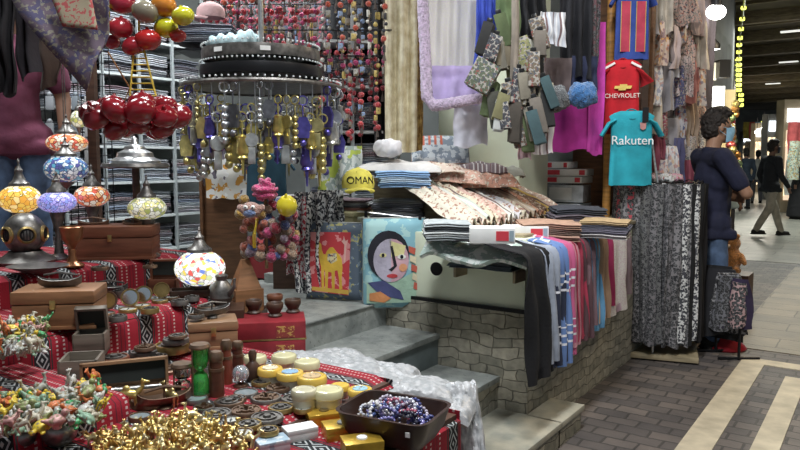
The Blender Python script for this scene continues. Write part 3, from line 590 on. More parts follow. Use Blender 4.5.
for (a, c, r, k, lb, la, z) in [(105, 316, .036, 'glass', 'open compass with a grey mirror lid beside the wooden chest with the boat', 1.35, L2), (128, 312, .034, 'dial', 'open brass compass with a bright dial, second from the wooden chest', 1.25, L2), (142, 308, .033, 'dial', 'open bronze compass right of the bright brass one', 1.3, L2), (160, 303, .032, 'glass', 'open brass compass at the right of the row', 1.2, L2)]:
    compass(a, c, r, k, lb, z=z, lidang=la, rz=YAW + .15, rim=brass if 'brass' in lb else bronze)
for (a, c, r, lb) in [(90, 325, .036, 'closed dark compass in front of the wooden chest with the boat'), (118, 321, .032, 'closed compass on the edge of the second tier'), (150, 313, .034, 'closed brass compass at the middle of the second tier edge'), (180, 305, .034, 'flat dark compass right of the open ones'), (192, 301, .030, 'flat bronze compass, last on the tier edge')]: compass(a, c, r, 'ring', lb, z=L2, h=.02, rim=brass if 'brass' in lb else pewter)
for (a, c, r, k, lb, z, h) in [(102, 302, .034, 'cross', 'small sundial at the foot of the highest tier, left', L2, .02), (122, 297, .036, 'ring', 'dark compass at the foot of the highest tier, middle', L2, .03), (144, 293, .034, 'glass', 'grey glassed compass at the foot of the highest tier, right', L2, .02), (172, 300, .03, 'dial', 'white dialled compass near the shallow tray box', L2, .015), (206, 312, .034, 'ring', 'dark compass at the right corner of the second tier', L2, .025), (196, 318, .03, 'cross', 'small sundial beside the dark corner compass', L2, .015),
    (128, 372, .036, 'ring', 'dark compass between the pen box and the round reddish box', L1, .03), (158, 364, .034, 'ring', 'pewter compass under the edge of the second tier', L1, .03), (186, 372, .036, 'ring', 'dark compass behind the clear hourglass', L1, .025), (112, 392, .032, 'cross', 'small sundial beside the weathered open box', L1, .015), (206, 372, .032, 'ring', 'bronze compass in front of the wooden box with the sextant', L1, .02), (140, 420, .03, 'glass', 'grey glassed compass showing between the gold figures', L1, .014),
    (236, 402, .03, 'ring', 'small pewter compass just before the crystal ball', L1, .014), (100, 270, .035, 'ring', 'dark compass in front of the big wooden chest', L3, .015), (150, 268, .03, 'cross', 'small sundial before the big wooden chest', L3, .012)]: compass(a, c, r, k, lb, z=z, h=h, rim=[pewter, bronze][len(lb) % 2])
# wooden boxes
def chest(name, label, px, py, z, dim, rz, m=wood_red, open_=False, boat=False, lidh=.35, metal=brass):
    p = Zp(px, py, z + .008); w, d, h = dim; o = T(name, label, 'box', p, rz); b = MB(); hb = h * (1 - lidh)
    b.box((0, 0, hb / 2), (w, d, hb), bev=.003); b.box((0, 0, .006), (w + .012, d + .012, .012), bev=.002); lp(o, b.mesh('m', m), 'body')
    b = MB(); b.box((0, 0, hb + h * lidh / 2 + .001), (w + .006, d + .006, h * lidh - .002), bev=.006); lp(o, b.mesh('m', m), 'lid')
    b = MB(); b.box((0, -d / 2 - .005, hb), (.018, .006, .03), bev=.001); lp(o, b.mesh('m', metal), 'clasp'); return o
c1 = chest('wooden_chest', 'big reddish brown wooden chest on the highest tier beside the goblet', 116, 257, L3, (.36, .20, .15), .45 + YAW * .5)
c2 = chest('wooden_chest', 'brown wooden chest with the bronze boat on its lid', 62, 324, L2, (.26, .17, .13), YAW + .15, wood('x' and (.25, .12, .055), 'mid_brown_wood'))
c3 = chest('wooden_box', 'small wooden box carrying a bronze sextant at the edge of the tier', 213, 345, L1 + .012, (.17, .14, .10), YAW + .3, wood('x' and (.30, .17, .09), 'mid_wood'))
# upright small casket, trays
def openbox(label, px, py, z, dim, rz, m, inner, lid=True, ang=1.35, nm='open_box'):
    p = Zp(px, py, z + .008); w, d, h = dim; t = .008; o = T(nm, label, 'box', p, rz); b = MB()
    b.box((0, 0, t / 2), (w, d, t)); [b.box((s * (w - t) / 2, 0, h / 2), (t, d, h), bev=.001) for s in (-1, 1)]; [b.box((0, s * (d - t) / 2, h / 2), (w, t, h), bev=.001) for s in (-1, 1)]; lp(o, b.mesh('m', m), 'body')
    b = MB(); b.box((0, 0, h * .35), (w - 2 * t, d - 2 * t, h * .5)); lp(o, b.mesh('m', inner), 'lining')
    if lid:
        b = MB(); b.box((0, d / 2, t / 2), (w, d, t), bev=.001); [b.box((s * (w - t) / 2, d / 2, .014), (t, d, .02)) for s in (-1, 1)]; b.box((0, d - t / 2, .014), (w, t, .02)); b.m = 1; b.box((0, d / 2, .011), (w - .02, d - .02, .004))
        lo = lp(o, b.mesh('m', [m, inner]), 'lid', None, (0, d / 2, h)); lo.rotation_euler = (ang, 0, 0)
    return o
velvet = mat('dark_velvet', (.02, .025, .022), .95, sheen=.3)
o = openbox('long open wooden box with a dark lining holding a silver telescope', 126, 400, L1, (.24, .075, .035), YAW + .38, wood('x' and (.30, .17, .09), 'mid_wood'), velvet, ang=1.5)
p = Vector(o.location) + Vector((0, 0, .032)); t = T('telescope', 'slim silver telescope lying in the long open wooden box', 'telescope', p, YAW + .38); b = MB(); b.lathe([(.009, -.10), (.009, -.02), (.0075, -.018), (.0075, .05), (.006, .052), (.006, .10)], ax=(1, 0, 0), n=14); lp(t, b.mesh('m', silver), 'tube'); b = MB(); b.lathe([(.010, -.104), (.010, -.09)], ax=(1, 0, 0), n=14); lp(t, b.mesh('m', brass), 'eyepiece')
openbox('small open casket of reddish wood against the highest tier beside the white lamp', 164, 292, L2, (.12, .08, .06), YAW + .1, wood_red, velvet, ang=1.6)
openbox('shallow wooden tray box behind the open compasses', 190, 296, L2, (.16, .09, .03), YAW + .3, wood_dark, velvet, ang=.0, lid=False)
openbox('grey weathered open box at the foot of the second tier by the left pile', 83, 388, L1, (.11, .12, .10), YAW + .2, wood('x' and (.17, .14, .11), 'grey_wood'), velvet, lid=False)
openbox('dark wooden box with open front behind the round reddish box', 92, 352, L1 + .05, (.10, .09, .07), YAW + .2, wood('x' and (.17, .14, .11), 'grey_wood'), velvet, ang=1.9)
def ship(label, p, s, rz, m=bronze):     # small sextant / boat ornament: hull, mast, arms
    o = T('model_boat', label, 'ornament', p, rz); b = MB()
    b.grid(lambda u, v: ((u - .5) * .12 * s, (v - .5) * .035 * s * (1 - (2 * u - 1) ** 2) ** .5, (.008 + .022 * abs(2 * v - 1) ** 1.5 + .012 * (2 * u - 1) ** 4) * s), 16, 8, .003); lp(o, b.mesh('m', m), 'hull')
    b = MB(); b.tube([(0, 0, .008 * s), (0, 0, .05 * s)], .003 * s, 6); b.tube([(-.045 * s, 0, .045 * s), (0, 0, .052 * s), (.05 * s, 0, .042 * s)], .0035 * s, 6); lp(o, b.mesh('m', m), 'mast')
    b = MB(); b.lathe([(.016 * s, 0), (.018 * s, .003), (.012 * s, .008)], n=14); lp(o, b.mesh('m', m), 'foot'); return o
def on(o, dz, dx=0, dy=0): return (o.location[0] + dx, o.location[1] + dy, o.location[2] + dz)
ship('bronze model boat standing on the brown wooden chest at the left', on(c2, .122), 1.15, YAW + .2, pewter); ship('bronze model boat with a crossed arm on the small wooden box', on(c3, .102), 1.15, YAW + .7, pewter)
ship('dark bronze boat on the left end of the big wooden chest', on(c1, .127, -.09, -.05), 1.1, YAW + .2); ship('bronze boat on the right end of the big wooden chest', on(c1, .127, .06, .05), 1.0, YAW - .5)
ship('pewter boat between the two wooden chests on the second tier', Zp(110, 295, L2 + .01), 1.2, YAW + .1, pewter); ship('long bronze boat shaped bowl behind the gold camels', P1(165, 408), 1.2, YAW + .5, bronze); ship('low black boat ornament at the right end of the second tier', Zp(136, 282, L2 + .01), 1.0, YAW + .4, pewter)
# hourglasses, telescopes, bottle, crystal
def hourglass(label, px, py, h, r, glass, rz=0):
    o = T('hourglass', label, 'hourglass', P1(px, py), rz); b = MB(); b.lathe([(r, 0), (r * 1.05, .004), (r, .012)], n=20); lp(o, b.mesh('m', bronze), 'bottom_plate'); b = MB(); b.lathe([(r, h - .012), (r * 1.05, h - .008), (r * .9, h), (.0001, h)], n=20); lp(o, b.mesh('m', bronze), 'top_plate')
    b = MB(); b.lathe([(r * .8, .012), (r * .82, h * .3), (r * .7, h * .42), (r * .3, h * .5), (r * .7, h * .58), (r * .82, h * .7), (r * .8, h - .012)], n=20); lp(o, b.mesh('m', glass), 'glass_bulb')
    for k in range(3): a = k * 2.09 + .5; b = MB(); b.tube([(r * .92 * math.cos(a), r * .92 * math.sin(a), .01), (r * .92 * math.cos(a), r * .92 * math.sin(a), h - .01)], .0025, 6); lp(o, b.mesh('m', bronze), 'post')
hourglass('tall green glass hourglass standing among the compasses', 201, 397, .16, .030, greeng); hourglass('clear hourglass left of the green one', 183, 396, .10, .032, glassm)
leatherb = mat('brown_leather', var((.10, .035, .02), 30, .7, 1.3), .4)
def scope(label, px, py, h, r, m=leatherb):
    o = T('telescope', label, 'telescope', P1(px, py), 0); b = MB(); b.lathe([(r, 0), (r, h * .6), (r * .85, h * .61), (r * .85, h * .8)], n=18); lp(o, b.mesh('m', m), 'barrel')
    b = MB(); b.lathe([(r * 1.06, h * .58), (r * 1.06, h * .64)], n=18); b.lathe([(r * .9, h * .79), (r * .98, h * .82), (r * .98, h * .93), (r * .7, h), (.0001, h)], n=18); lp(o, b.mesh('m', bronze), 'collar')
scope('brown leather covered telescope standing right of the green hourglass', 217, 396, .135, .022); scope('dark telescope standing behind the crystal ball', 238, 376, .115, .019); scope('slim reddish telescope between two darker ones', 227, 384, .14, .018, mat('red_leather', var((.20, .05, .03), 30, .8, 1.2), .35))
b = MB(); b.lathe([(.018, 0), (.022, .01), (.022, .05), (.010, .065), (.012, .075), (.014, .09), (.008, .10), (.0001, .10)], n=18); T('bottle', 'small dark carved bottle next to the cream lidded tins', 'bottle', P1(253, 381), me=b.mesh('m', wood_dark))
o = T('crystal_magnifier', 'clear crystal magnifier on a bronze ring in front of the telescopes', 'magnifier', P1(241, 387)); b = MB(); b.ball((0, 0, .042), .026, 20, 14); lp(o, b.mesh('m', crystal), 'lens_ball'); b = MB(); b.lathe([(.022, 0), (.02, .008), (.008, .014), (.012, .02)], n=16); lp(o, b.mesh('m', bronze), 'foot')
b = MB(); b.lathe([(.05, 0), (.055, .004), (.05, .02), (.042, .022), (.04, .01), (.0001, .01)], n=22); T('ash_bowl', 'open bronze bowl in front of the pen box near the gold camels', 'bowl', P1(150, 405), me=b.mesh('m', bronze))
# helmet, plate, goblet
p = Zp(26, 262, L3 + .01); o = T('diving_helmet', 'pewter diving helmet with round windows at the left of the highest tier', 'helmet', p, YAW); b = MB()
b.lathe([(.12, 0), (.125, .01), (.09, .03), (.07, .045), (.068, .05)], n=28, caps=False); b.ball((0, 0, .125), (.088, .085, .092), 26, 18); lp(o, b.mesh('m', pewter), 'dome')
for k, (ax, ay) in enumerate([(.55, -.83), (-.45, -.89), (-1, 0), (1, .1)]):
    d = Vector((ax, ay, 0)).normalized(); b = MB(); b.lathe([(.036, 0), (.038, .010), (.030, .018), (.027, .010)], tuple(d * .073 + Vector((0, 0, .125))), 20, d, caps=False); w = lp(o, b.mesh('m', brass), 'window_ring')
    b = MB(); b.lathe([(.0001, .010), (.028, .010)], tuple(d * .073 + Vector((0, 0, .125))), 20, d, caps=False); q = d.cross(Vector((0, 0, 1)))
    for t in (-.012, 0, .012): b.tube([d * .087 + q * t + Vector((0, 0, .103)), d * .087 + q * t + Vector((0, 0, .147))], .0022, 5)
    lp(w, b.mesh('m', blackm), 'grille')
p = Zp(38, 273, L3 + .01); b = MB(); b.lathe([(.02, 0), (.05, .004), (.115, .028), (.118, .030), (.112, .031), (.05, .010), (.0001, .008)], n=32, sq=.8); T('metal_dish', 'wide engraved pewter dish under the diving helmet', 'dish', p, YAW, me=b.mesh('m', pewter))
p = Zp(73, 266, L3 + .01); b = MB(); b.lathe([(.045, 0), (.045, .006), (.022, .02), (.012, .05), (.016, .062), (.012, .072), (.022, .09), (.040, .115), (.048, .165), (.044, .168), (.036, .12), (.0001, .1)], n=24); T('goblet', 'brown copper goblet between the helmet and the wooden chest', 'goblet', p, me=b.mesh('m', mat('copper', var((.30, .13, .06), 25, .7, 1.2), .3, .7)))
# red boxes with cups
redbox = mat('maroon_printed_box', lambda g: g.mix((g.xyz()[2].abs() - .028).gt(0), (.22, .022, .028), (.10, .03, .02)), .4)
def rbx(lb, p, rz):
    o = T('gift_box', lb, 'box', p, rz); b = MB(); b.box((0, 0, .037), (.30, .19, .073), bev=.003); lp(o, b.mesh('m', mat('maroon_box', var((.24, .022, .03), 14, .7, 1.2), .4)), 'body')
    b = MB(); b.box((.07, -.0965, .035), (.07, .003, .045)); lp(o, b.mesh('m', mat('ochre_print', lambda g: g.mix(g.noise(60, 2).gt(.52), (.25, .04, .03), (.50, .28, .08)), .5)), 'printed_panel')
    b = MB(); b.box((0, 0, .004), (.304, .194, .006)); lp(o, b.mesh('m', brass), 'gold_edge'); return o
T('side_stand', 'small wooden stand under the two maroon gift boxes', 'stand', (-2.06, 2.045, 0), YAW + .15, me=bxs(wood_dark, ((0, 0, .30), (.27, .19, .61))))
rb0 = rbx('lower maroon gift box with gold print beside the tins', (-2.055, 2.04, .613), YAW + .15); rb1 = rbx('upper maroon gift box carrying the four wooden cups', (-2.057, 2.042, .688), YAW + .17)
for i, (a, c, lb) in enumerate([(254, 313, 'front left wooden cup on the maroon box'), (275, 316, 'front middle wooden cup on the maroon box'), (293, 312, 'right hand wooden cup at the corner of the maroon box'), (275, 307, 'rear wooden cup with an ochre rim on the maroon box')]):
    p = Zp(a, c, .763); b = MB(); b.lathe([(.028, 0), (.030, .005), (.022, .014), (.026, .022), (.034, .035), (.035, .052), (.032, .056), (.028, .05), (.022, .03), (.0001, .028)], n=22); T('wooden_cup', lb, 'cup', p, me=b.mesh('m', wood_dark if i < 3 else wood_red))
p = D(246, 309, 3.12); o = T('pyramid_stand', 'brown wooden pyramid stand under the woolly toy bunch', 'stand', (p.x, p.y, p.z), YAW + .5); b = MB(); b.prism([(-.062, -.062), (.062, -.062), (.062, .062), (-.062, .062)], 0, .095); lp(o, b.mesh('m', wood('x' and (.25, .12, .055), 'mid_brown_wood')), 'base_block')
b = MB(); b.add([(-.055, -.055, .095), (.055, -.055, .095), (.055, .055, .095), (-.055, .055, .095), (-.015, -.015, .22), (.015, -.015, .22), (.015, .015, .22), (-.015, .015, .22)], [[0, 1, 5, 4], [1, 2, 6, 5], [2, 3, 7, 6], [3, 0, 4, 7], [4, 5, 6, 7], [3, 2, 1, 0]]); lp(o, b.mesh('m', wood('x' and (.25, .12, .055), 'mid_brown_wood')), 'spire')
T('pedestal', 'plain dark block carrying the pyramid stand behind the maroon boxes', 'stand', (p.x, p.y, .607), YAW, me=bxs(wood_dark, ((0, 0, (p.z - .607) / 2), (.16, .16, p.z - .607))))
PY = p
b = MB(); b.lathe([(.03, 0), (.05, .03), (.045, .07), (.022, .10), (.028, .12), (.02, .125)], n=20); b.tube([(.04, 0, .04), (.075, 0, .08), (.08, 0, .115)], [.012, .008, .006], 8); T('coffee_pot', 'small dark metal pot between the white lamp and the pyramid stand', 'pot', D(222, 304, 2.95), me=b.mesh('m', pewter))
T('pedestal', 'dark block carrying the small metal pot and the white lamp', 'stand', (D(212, 306, 2.95).x, D(212, 306, 2.95).y, .607), YAW + .2, me=bxs(wood_dark, ((0, 0, (D(212, 306, 2.95).z - .609) / 2), (.26, .2, D(212, 306, 2.95).z - .609))))
# ---------------------------------------------------------------- mosaic lamps
def lamp(px, py, w, h, d, m, lb, fin=.07, foot=None, base=None, hangz=None, metal=pewter):
    c = D(px, py, d); r = w / 2 * d / F; hh = h / 2 * d / F; z0 = base if base is not None else c.z - hh - .03
    o = T('mosaic_lamp', lb, 'lamp', (c.x, c.y, z0)); cz = c.z - z0
    b = MB(); b.ball((0, 0, cz), (r, r, hh), 28, 18); lp(o, b.mesh('m', m), 'glass_globe')
    t = cz + hh; b = MB(); b.lathe([(r * .5, t - .006), (r * .48, t + .006), (r * .3, t + .02), (r * .16, t + fin * .45), (r * .2, t + fin * .55), (r * .1, t + fin * .65), (.004, t + fin * .8), (.007, t + fin * .88), (.0005, t + fin)], n=20); lp(o, b.mesh('m', metal), 'cap')
    q = cz - hh; b = MB()
    if hangz: b.lathe([(r * .4, q + .006), (r * .3, q - .006), (.004, q - .03), (.0005, q - .04)], n=16); lp(o, b.mesh('m', metal), 'bottom_finial'); b = MB(); b.tube([(0, 0, t + fin), (0, 0, hangz - z0)], .0025, 5); lp(o, b.mesh('m', metal), 'chain')
    else: b.lathe([(r * .6, 0), (r * .62, .008), (r * .25, .03), (r * .15, max(.04, q * .6)), (r * .4, q), (r * .42, q + .006)], n=20); lp(o, b.mesh('m', metal), 'base')
    return o
mw = mosaic('mosaic_white', [(.85, .87, .85), (.85, .87, .85), (.80, .55, .08), (.85, .87, .85), (.12, .18, .50), (.85, .85, .85), (.60, .10, .08), (.85, .87, .9), (.55, .62, .30), (.85, .87, .85)], 1.15, 52)
mo = mosaic('mosaic_amber', [(.80, .50, .10), (.85, .62, .25), (.75, .45, .08), (.80, .72, .5), (.75, .35, .05)], .8, 46)
mv = mosaic('mosaic_violet', [(.28, .26, .70), (.40, .36, .80), (.24, .30, .70), (.45, .45, .80)], .7, 80)
mb_ = mosaic('mosaic_blue', [(.10, .20, .42), (.65, .70, .75), (.12, .35, .50), (.5, .55, .6), (.10, .10, .3), (.7, .72, .7)], .28, 55)
mr = mosaic('mosaic_red', [(.70, .18, .08), (.75, .65, .5), (.65, .12, .08), (.8, .45, .2), (.7, .65, .55)], .5, 50)
my = mosaic('mosaic_yellow_green', [(.65, .66, .55), (.55, .55, .15), (.7, .7, .62), (.30, .33, .10), (.72, .65, .35)], .5, 50)
lamp(200, 268, 50, 36, 2.98, mw, 'large bright white mosaic lamp with coloured petals at the end of the table', .10, base=D(212, 306, 2.95).z)
lamp(20, 199, 40, 29, 3.25, mo, 'amber mosaic lamp with a dark eye pattern above the diving helmet', .12, base=L3 + .005); lamp(57, 202, 37, 22, 3.2, mv, 'violet mosaic lamp right of the amber one', .09, base=L3 + .005); lamp(92, 196, 34, 22, 3.35, mr, 'orange red mosaic lamp behind the wooden chest', .10, base=L3 + .005)
lamp(147, 208, 38, 24, 3.3, my, 'yellow and green mosaic lamp standing behind the wooden chest', .10, base=L3 + .005)
lamp(66, 169, 42, 28, 3.5, mb_, 'dark blue and white mosaic lamp hanging above the violet one', .09, hangz=2.3); lamp(67, 143, 40, 20, 3.7, mr, 'red and cream mosaic lamp hanging above the blue one', .10, hangz=2.5); lamp(79, 119, 16, 18, 3.8, my, 'small yellow mosaic lamp hanging beside the maroon shirt', .05, hangz=2.5)
# domed stand behind the chest
p = D(138, 240, 3.4); tz = D(138, 168, 3.4).z; o = T('domed_stand', 'dark pole stand with a tray and a silver domed lid behind the chest', 'stand', (p.x, p.y, L3 + .005)); o.location.z = .607
b = MB(); b.lathe([(.10, 0), (.10, .02), (.015, .03)], n=20); b.tube([(0, 0, .02), (0, 0, tz - .607)], .018, 10); lp(o, b.mesh('m', wood_dark), 'pole'); b = MB(); b.lathe([(.15, tz - .607), (.155, tz - .60), (.15, tz - .585), (.0001, tz - .585)], n=30); lp(o, b.mesh('m', pewter), 'tray')
b = MB(); z0 = tz - .585; b.lathe([(.115, z0), (.115, z0 + .012), (.085, z0 + .03), (.08, z0 + .05), (.05, z0 + .065), (.045, z0 + .08), (.02, z0 + .09), (.012, z0 + .12), (.0005, z0 + .13)], n=28); lp(o, b.mesh('m', silver), 'domed_lid')
# tray with bracelets, gold boxes, cartons
p = Zp(394, 436, LG + .006); o = T('bracelet_tray', 'dark brown plastic tray full of beaded bracelets', 'tray', p, YAW * .4 - .1); b = MB()
rr = lambda w, d, r, n=5: [(sx * (w / 2 - r) + r * math.cos(a0 + k * PI / 2 / n), sy * (d / 2 - r) + r * math.sin(a0 + k * PI / 2 / n)) for sx, sy, a0 in ((1, 1, 0), (-1, 1, PI / 2), (-1, -1, PI), (1, -1, 1.5 * PI)) for k in range(n + 1)]
rings = [(rr(.20, .145, .03), 0), (rr(.235, .18, .035), .03), (rr(.26, .20, .04), .078), (rr(.268, .208, .04), .08), (rr(.25, .19, .036), .08), (rr(.225, .17, .034), .03), (rr(.19, .135, .03), .008)]
vs = [(x, y, z) for r_, z in rings for x, y in r_]; n = len(rings[0][0]); fs = [[i * n + k, i * n + (k + 1) % n, (i + 1) * n + (k + 1) % n, (i + 1) * n + k] for i in range(len(rings) - 1) for k in range(n)] + [list(range(n))[::-1], [(len(rings) - 1) * n + k for k in range(n)]]
b.add(vs, fs); lp(o, b.mesh('m', mat('brown_plastic', (.035, .018, .014), .3)), 'tub'); b = MB(); b.box((.09, -.1035, .055), (.012, .003, .012)); lp(o, b.mesh('m', paper), 'sticker')
tb = o.location.copy(); tr = YAW * .4 - .1
def bracelet(seed):
    r = random.Random(seed); b = MB(); R_ = .026
    for k in range(15): a = k / 15 * 2 * PI; b.ball((R_ * math.cos(a), R_ * math.sin(a) * .85, .004 * math.sin(2 * a + seed)), .0052, 8, 5)
    return b.mesh('beads', ocg)
bc = [(.06, .07, .22), (.55, .56, .62), (.22, .20, .45), (.05, .05, .08), (.50, .45, .55), (.08, .12, .30), (.62, .60, .60), (.40, .10, .16)]
for i in range(34):
    a = rnd.uniform(0, 6.28); q = rnd.random() ** .5; x, y = .085 * q * math.cos(a), .060 * q * math.sin(a); v = Matrix.Rotation(tr, 3, 'Z') @ Vector((x, y, 0))
    T('beaded_bracelet', '%s beaded bracelet heaped with others in the dark brown tray' % cname(bc[i % 8]), 'bracelet', tb + v + Vector((0, 0, .035 + .05 * (1 - q * q) * rnd.uniform(.5, 1) + .012)), (rnd.uniform(-.9, .9), rnd.uniform(-.9, .9), rnd.uniform(0, 6)), 'beaded bracelets in the tray', me=cm(('br', i % 3), lambda: bracelet(i % 3)), col=bc[i % 8])
def gbox(px, py, lb, rz, dim=(.098, .068, .036), z=LG, m=gold, top=None):
    o = T('gift_box', lb, 'box', Zp(px, py, z + .007), rz); b = MB(); b.box((0, 0, dim[2] * .36), (dim[0] * .98, dim[1] * .98, dim[2] * .7), bev=.001); lp(o, b.mesh('m', m), 'body')
    b = MB(); b.box((0, 0, dim[2] * .8), (dim[0], dim[1], dim[2] * .4), bev=.002); lp(o, b.mesh('m', m), 'lid')
    if top: b = MB(); b.lathe([(.014, dim[2]), (.013, dim[2] + .004), (.0001, dim[2] + .004)], n=12); lp(o, b.mesh('m', top), 'lid_emblem')
goldfoil = mat('gold_foil', var((.66, .42, .06), 30, .75, 1.15), .28, .6)
gbox(324, 423, 'gold gift box, furthest of the three by the red cloth edge', YAW + .35, top=brass, m=goldfoil); gbox(342, 436, 'middle gold gift box with a white rose on its lid', YAW + .35, top=paper, m=goldfoil); gbox(362, 452, 'nearest gold gift box beside the dark tray', YAW + .3, top=paper, m=goldfoil)
gbox(300, 438, 'white carton lying on the ledge left of the gold boxes', YAW + .5, (.085, .05, .032), m=paper); gbox(272, 450, 'blue and white photo carton in front of the red cloth edge', YAW + .5, (.08, .055, .03), m=mat('blue_photo_card', lambda g: g.mix(g.noise(40, 3).gt(.5), (.28, .38, .46), (.50, .55, .58)), .4))
# plastic wrapped goods
def bag(px, py, d, dim, rz, lb, tilt=0, sd=0, z=None):
    b = MB(); w, dd, hh = dim[0] * 2.1, dim[1] * 2.1, dim[2] * .8
    def half(s): return lambda u, v: ((u - .5) * w * (1 + .05 * nz(v * 6, sd)), (v - .5) * dd * (1 + .06 * nz(u * 6, sd + 3)), s * hh * (max(0, 1 - abs(2 * u - 1) ** 5) * max(0, 1 - abs(2 * v - 1) ** 5)) ** .5 * (1 + .25 * nz(u * 3, v * 3, sd)) + .010 * abs(nz(u * 9 + sd, v * 7)) + .006 * abs(nz(u * 22 + sd, v * 15)) - .02 * abs(2 * u - 1) ** 3)
    b.grid(half(-1), 36, 28, .001); b.grid(half(1), 36, 28, .001)
    o = T('plastic_bag', lb, 'bag', D(px - 10, py + 3, d), (tilt, 0, rz), 'plastic wrapped goods beside the tins', me=b.mesh('m', wrap, 30))
T('packing_crate', 'rough wooden packing crate under the plastic wrapped goods', 'crate', (-1.60, 2.02, .475), 0, me=bxs(wood_ply, ((-.02, 0, .05), (.66, .42, .1))))
bpy.data.objects['packing_crate'].location.z = .02; bpy.data.objects['packing_crate'].data.transform(Matrix.Diagonal((1, 1, 5.6, 1)))
bag(318, 362, 2.55, (.13, .09, .045), YAW, 'plastic wrapped pack right behind the tins', 0, 1); bag(352, 370, 2.5, (.15, .10, .05), YAW + .2, 'puffed plastic wrapped pack in the middle, beside the gold tin', 0, 2); bag(378, 382, 2.42, (.13, .08, .045), YAW, 'plastic wrapped pack directly above the dark tray', 0, 3); bag(415, 388, 2.4, (.16, .09, .045), YAW - .1, 'plastic wrapped pack at the end of the table', 0, 4)
bag(452, 404, 2.35, (.10, .08, .04), YAW - .3, 'crumpled clear bag slumping off the end of the table', .1, 5); bag(476, 424, 2.36, (.06, .14, .035), YAW + .3, 'limp plastic bag hanging down toward the steps', 1.2, 6); bag(344, 358, 2.66, (.12, .09, .04), YAW + .4, 'plastic wrapped pack furthest back, against the step', 0, 8); bag(392, 372, 2.52, (.12, .08, .04), YAW - .2, 'plastic wrapped pack behind the one above the tray', 0, 9); bag(300, 358, 2.75, (.10, .07, .03), YAW, 'flat plastic wrapped pack beside the maroon boxes', 0, 7)
# ---------------------------------------------------------------- figurines
def camel_me(m):
    b = MB(); b.ball((0, 0, .040), (.026, .012, .013)); b.ball((-.002, 0, .054), (.010, .007, .010)); b.cap((.022, 0, .042), .008, (.036, 0, .056), .0055, 8); b.cap((.036, 0, .056), .0055, (.038, 0, .070), .0045, 8); b.cap((.037, 0, .072), .0055, (.052, 0, .069), .0035, 8)
    for x in (-.018, .018):
        for y in (-.007, .007): b.cap((x, y, .036), .0055, (x + .002, y, .004), .0032, 8)
    b.cap((-.026, 0, .042), .002, (-.031, 0, .028), .0018, 6)
    for s in (-1, 1): b.ball((.036, s * .005, .077), (.002, .002, .004), 6, 4)
    return remesh(b, 'camel', m, .0022, 1)
def bird_me(m):
    b = MB(); b.ball((0, 0, .022), (.026, .016, .017)); b.ball((.022, 0, .042), (.011, .010, .011)); b.cap((.030, 0, .042), .004, (.042, 0, .040), .0015, 6); b.cap((-.02, 0, .026), .010, (-.042, 0, .036), .004, 8); b.ball((0, .013, .026), (.018, .006, .010)); b.ball((0, -.013, .026), (.018, .006, .010)); b.lathe([(.014, 0), (.012, .01)], n=10)
    return remesh(b, 'bird', m, .0025, 1)
def turtle_me(m):
    b = MB(); b.ball((0, 0, .014), (.028, .022, .016)); b.ball((.034, 0, .014), (.010, .008, .008)); [b.ball((x, y, .006), (.010, .007, .005)) for x in (-.02, .02) for y in (-.02, .02)]; b.cap((-.028, 0, .008), .004, (-.038, 0, .006), .002, 6)
    return remesh(b, 'turtle', m, .0025, 1)
gc = cm('camel', lambda: camel_me(ocmet)); pcm = cm('pcamel', lambda: camel_me(ocmot)); pb = cm('bird', lambda: bird_me(ocmot)); pt = cm('turtle', lambda: turtle_me(ocmot))
k = 0
for row in range(15):
    for q in range(19):
        px = 96 + q * 8 + (row % 2) * 4 + rnd.uniform(-3, 3); py = 404 + row * 4.2 + rnd.uniform(-2, 2)
        if py < 445 - (px - 96) * .30 and px < 190 or (px > 176 and py < 418 + (px - 176) * .35) or px > 250: continue
        k += 1; gcn, gcc = rnd.choice([('gold', (.72, .54, .20)), ('antique gold', (.62, .46, .16)), ('pale gold', (.80, .66, .34)), ('brass', (.55, .48, .30)), ('copper', (.60, .38, .14))]); s = rnd.uniform(.75, 1.15)
        T('camel_figurine', 'small %s camel figurine in the crowded heap at the front edge' % gcn, 'figurine', Zp(px, py, L1 + .006 + rnd.choice((0, .004, .02))), (rnd.choice((0, 0, .4, -.5, 1.3)), rnd.choice((0, .3, -.3)), rnd.uniform(0, 6.28)), 'gold camels heaped at the front edge', s * .62, gc, gcc)
o = T('elephant_figurine', 'larger gold deer figurine standing above the heap of gold camels', 'figurine', P1(128, 410), YAW + .3, None, 1.1, gc, (.75, .58, .20)); o.name = 'deer_figurine'; T('camel_figurine', 'larger gold camel standing at the foot of the clear hourglass', 'figurine', P1(172, 407), YAW + 2.6, None, .9, gc, (.62, .50, .22))
pcs = [((.04, .26, .09), 'green'), ((.46, .42, .33), 'cream'), ((.58, .42, .04), 'yellow'), ((.50, .49, .46), 'white'), ((.52, .15, .05), 'orange'), ((.25, .28, .12), 'olive'), ((.45, .24, .22), 'pink'), ((.30, .31, .27), 'grey'), ((.22, .34, .24), 'sage')]
def heap(x0, x1, y0, y1, z, rows, per, where, grp, dz=.05):
    i = 0
    for r_ in range(rows):
        for q in range(per):
            t = (q + .5 * (r_ % 2) + rnd.uniform(-.3, .3)) / per; px = x0 + (x1 - x0) * t; py = y0 + (y1 - y0) * (r_ + rnd.uniform(-.3, .3)) / rows - (px - x0) * .18
            c, n = pcs[rnd.randrange(len(pcs))]; kind, me = [('camel', pcm), ('bird', pb), ('turtle', pt)][rnd.randrange(3)]; i += 1
            T(kind + '_figurine', '%s painted %s figurine in the %s' % (n, kind, where), 'figurine', Zp(px, py, z + .008 + dz * rnd.random()), (rnd.uniform(-.6, .6), rnd.uniform(-.6, .6), rnd.uniform(0, 6.28)), grp, rnd.uniform(.5, .8), me, c)
heap(0, 104, 404, 442, .764, 8, 14, 'colourful heap at the lower left', 'painted figurines heaped at the lower left', .035)
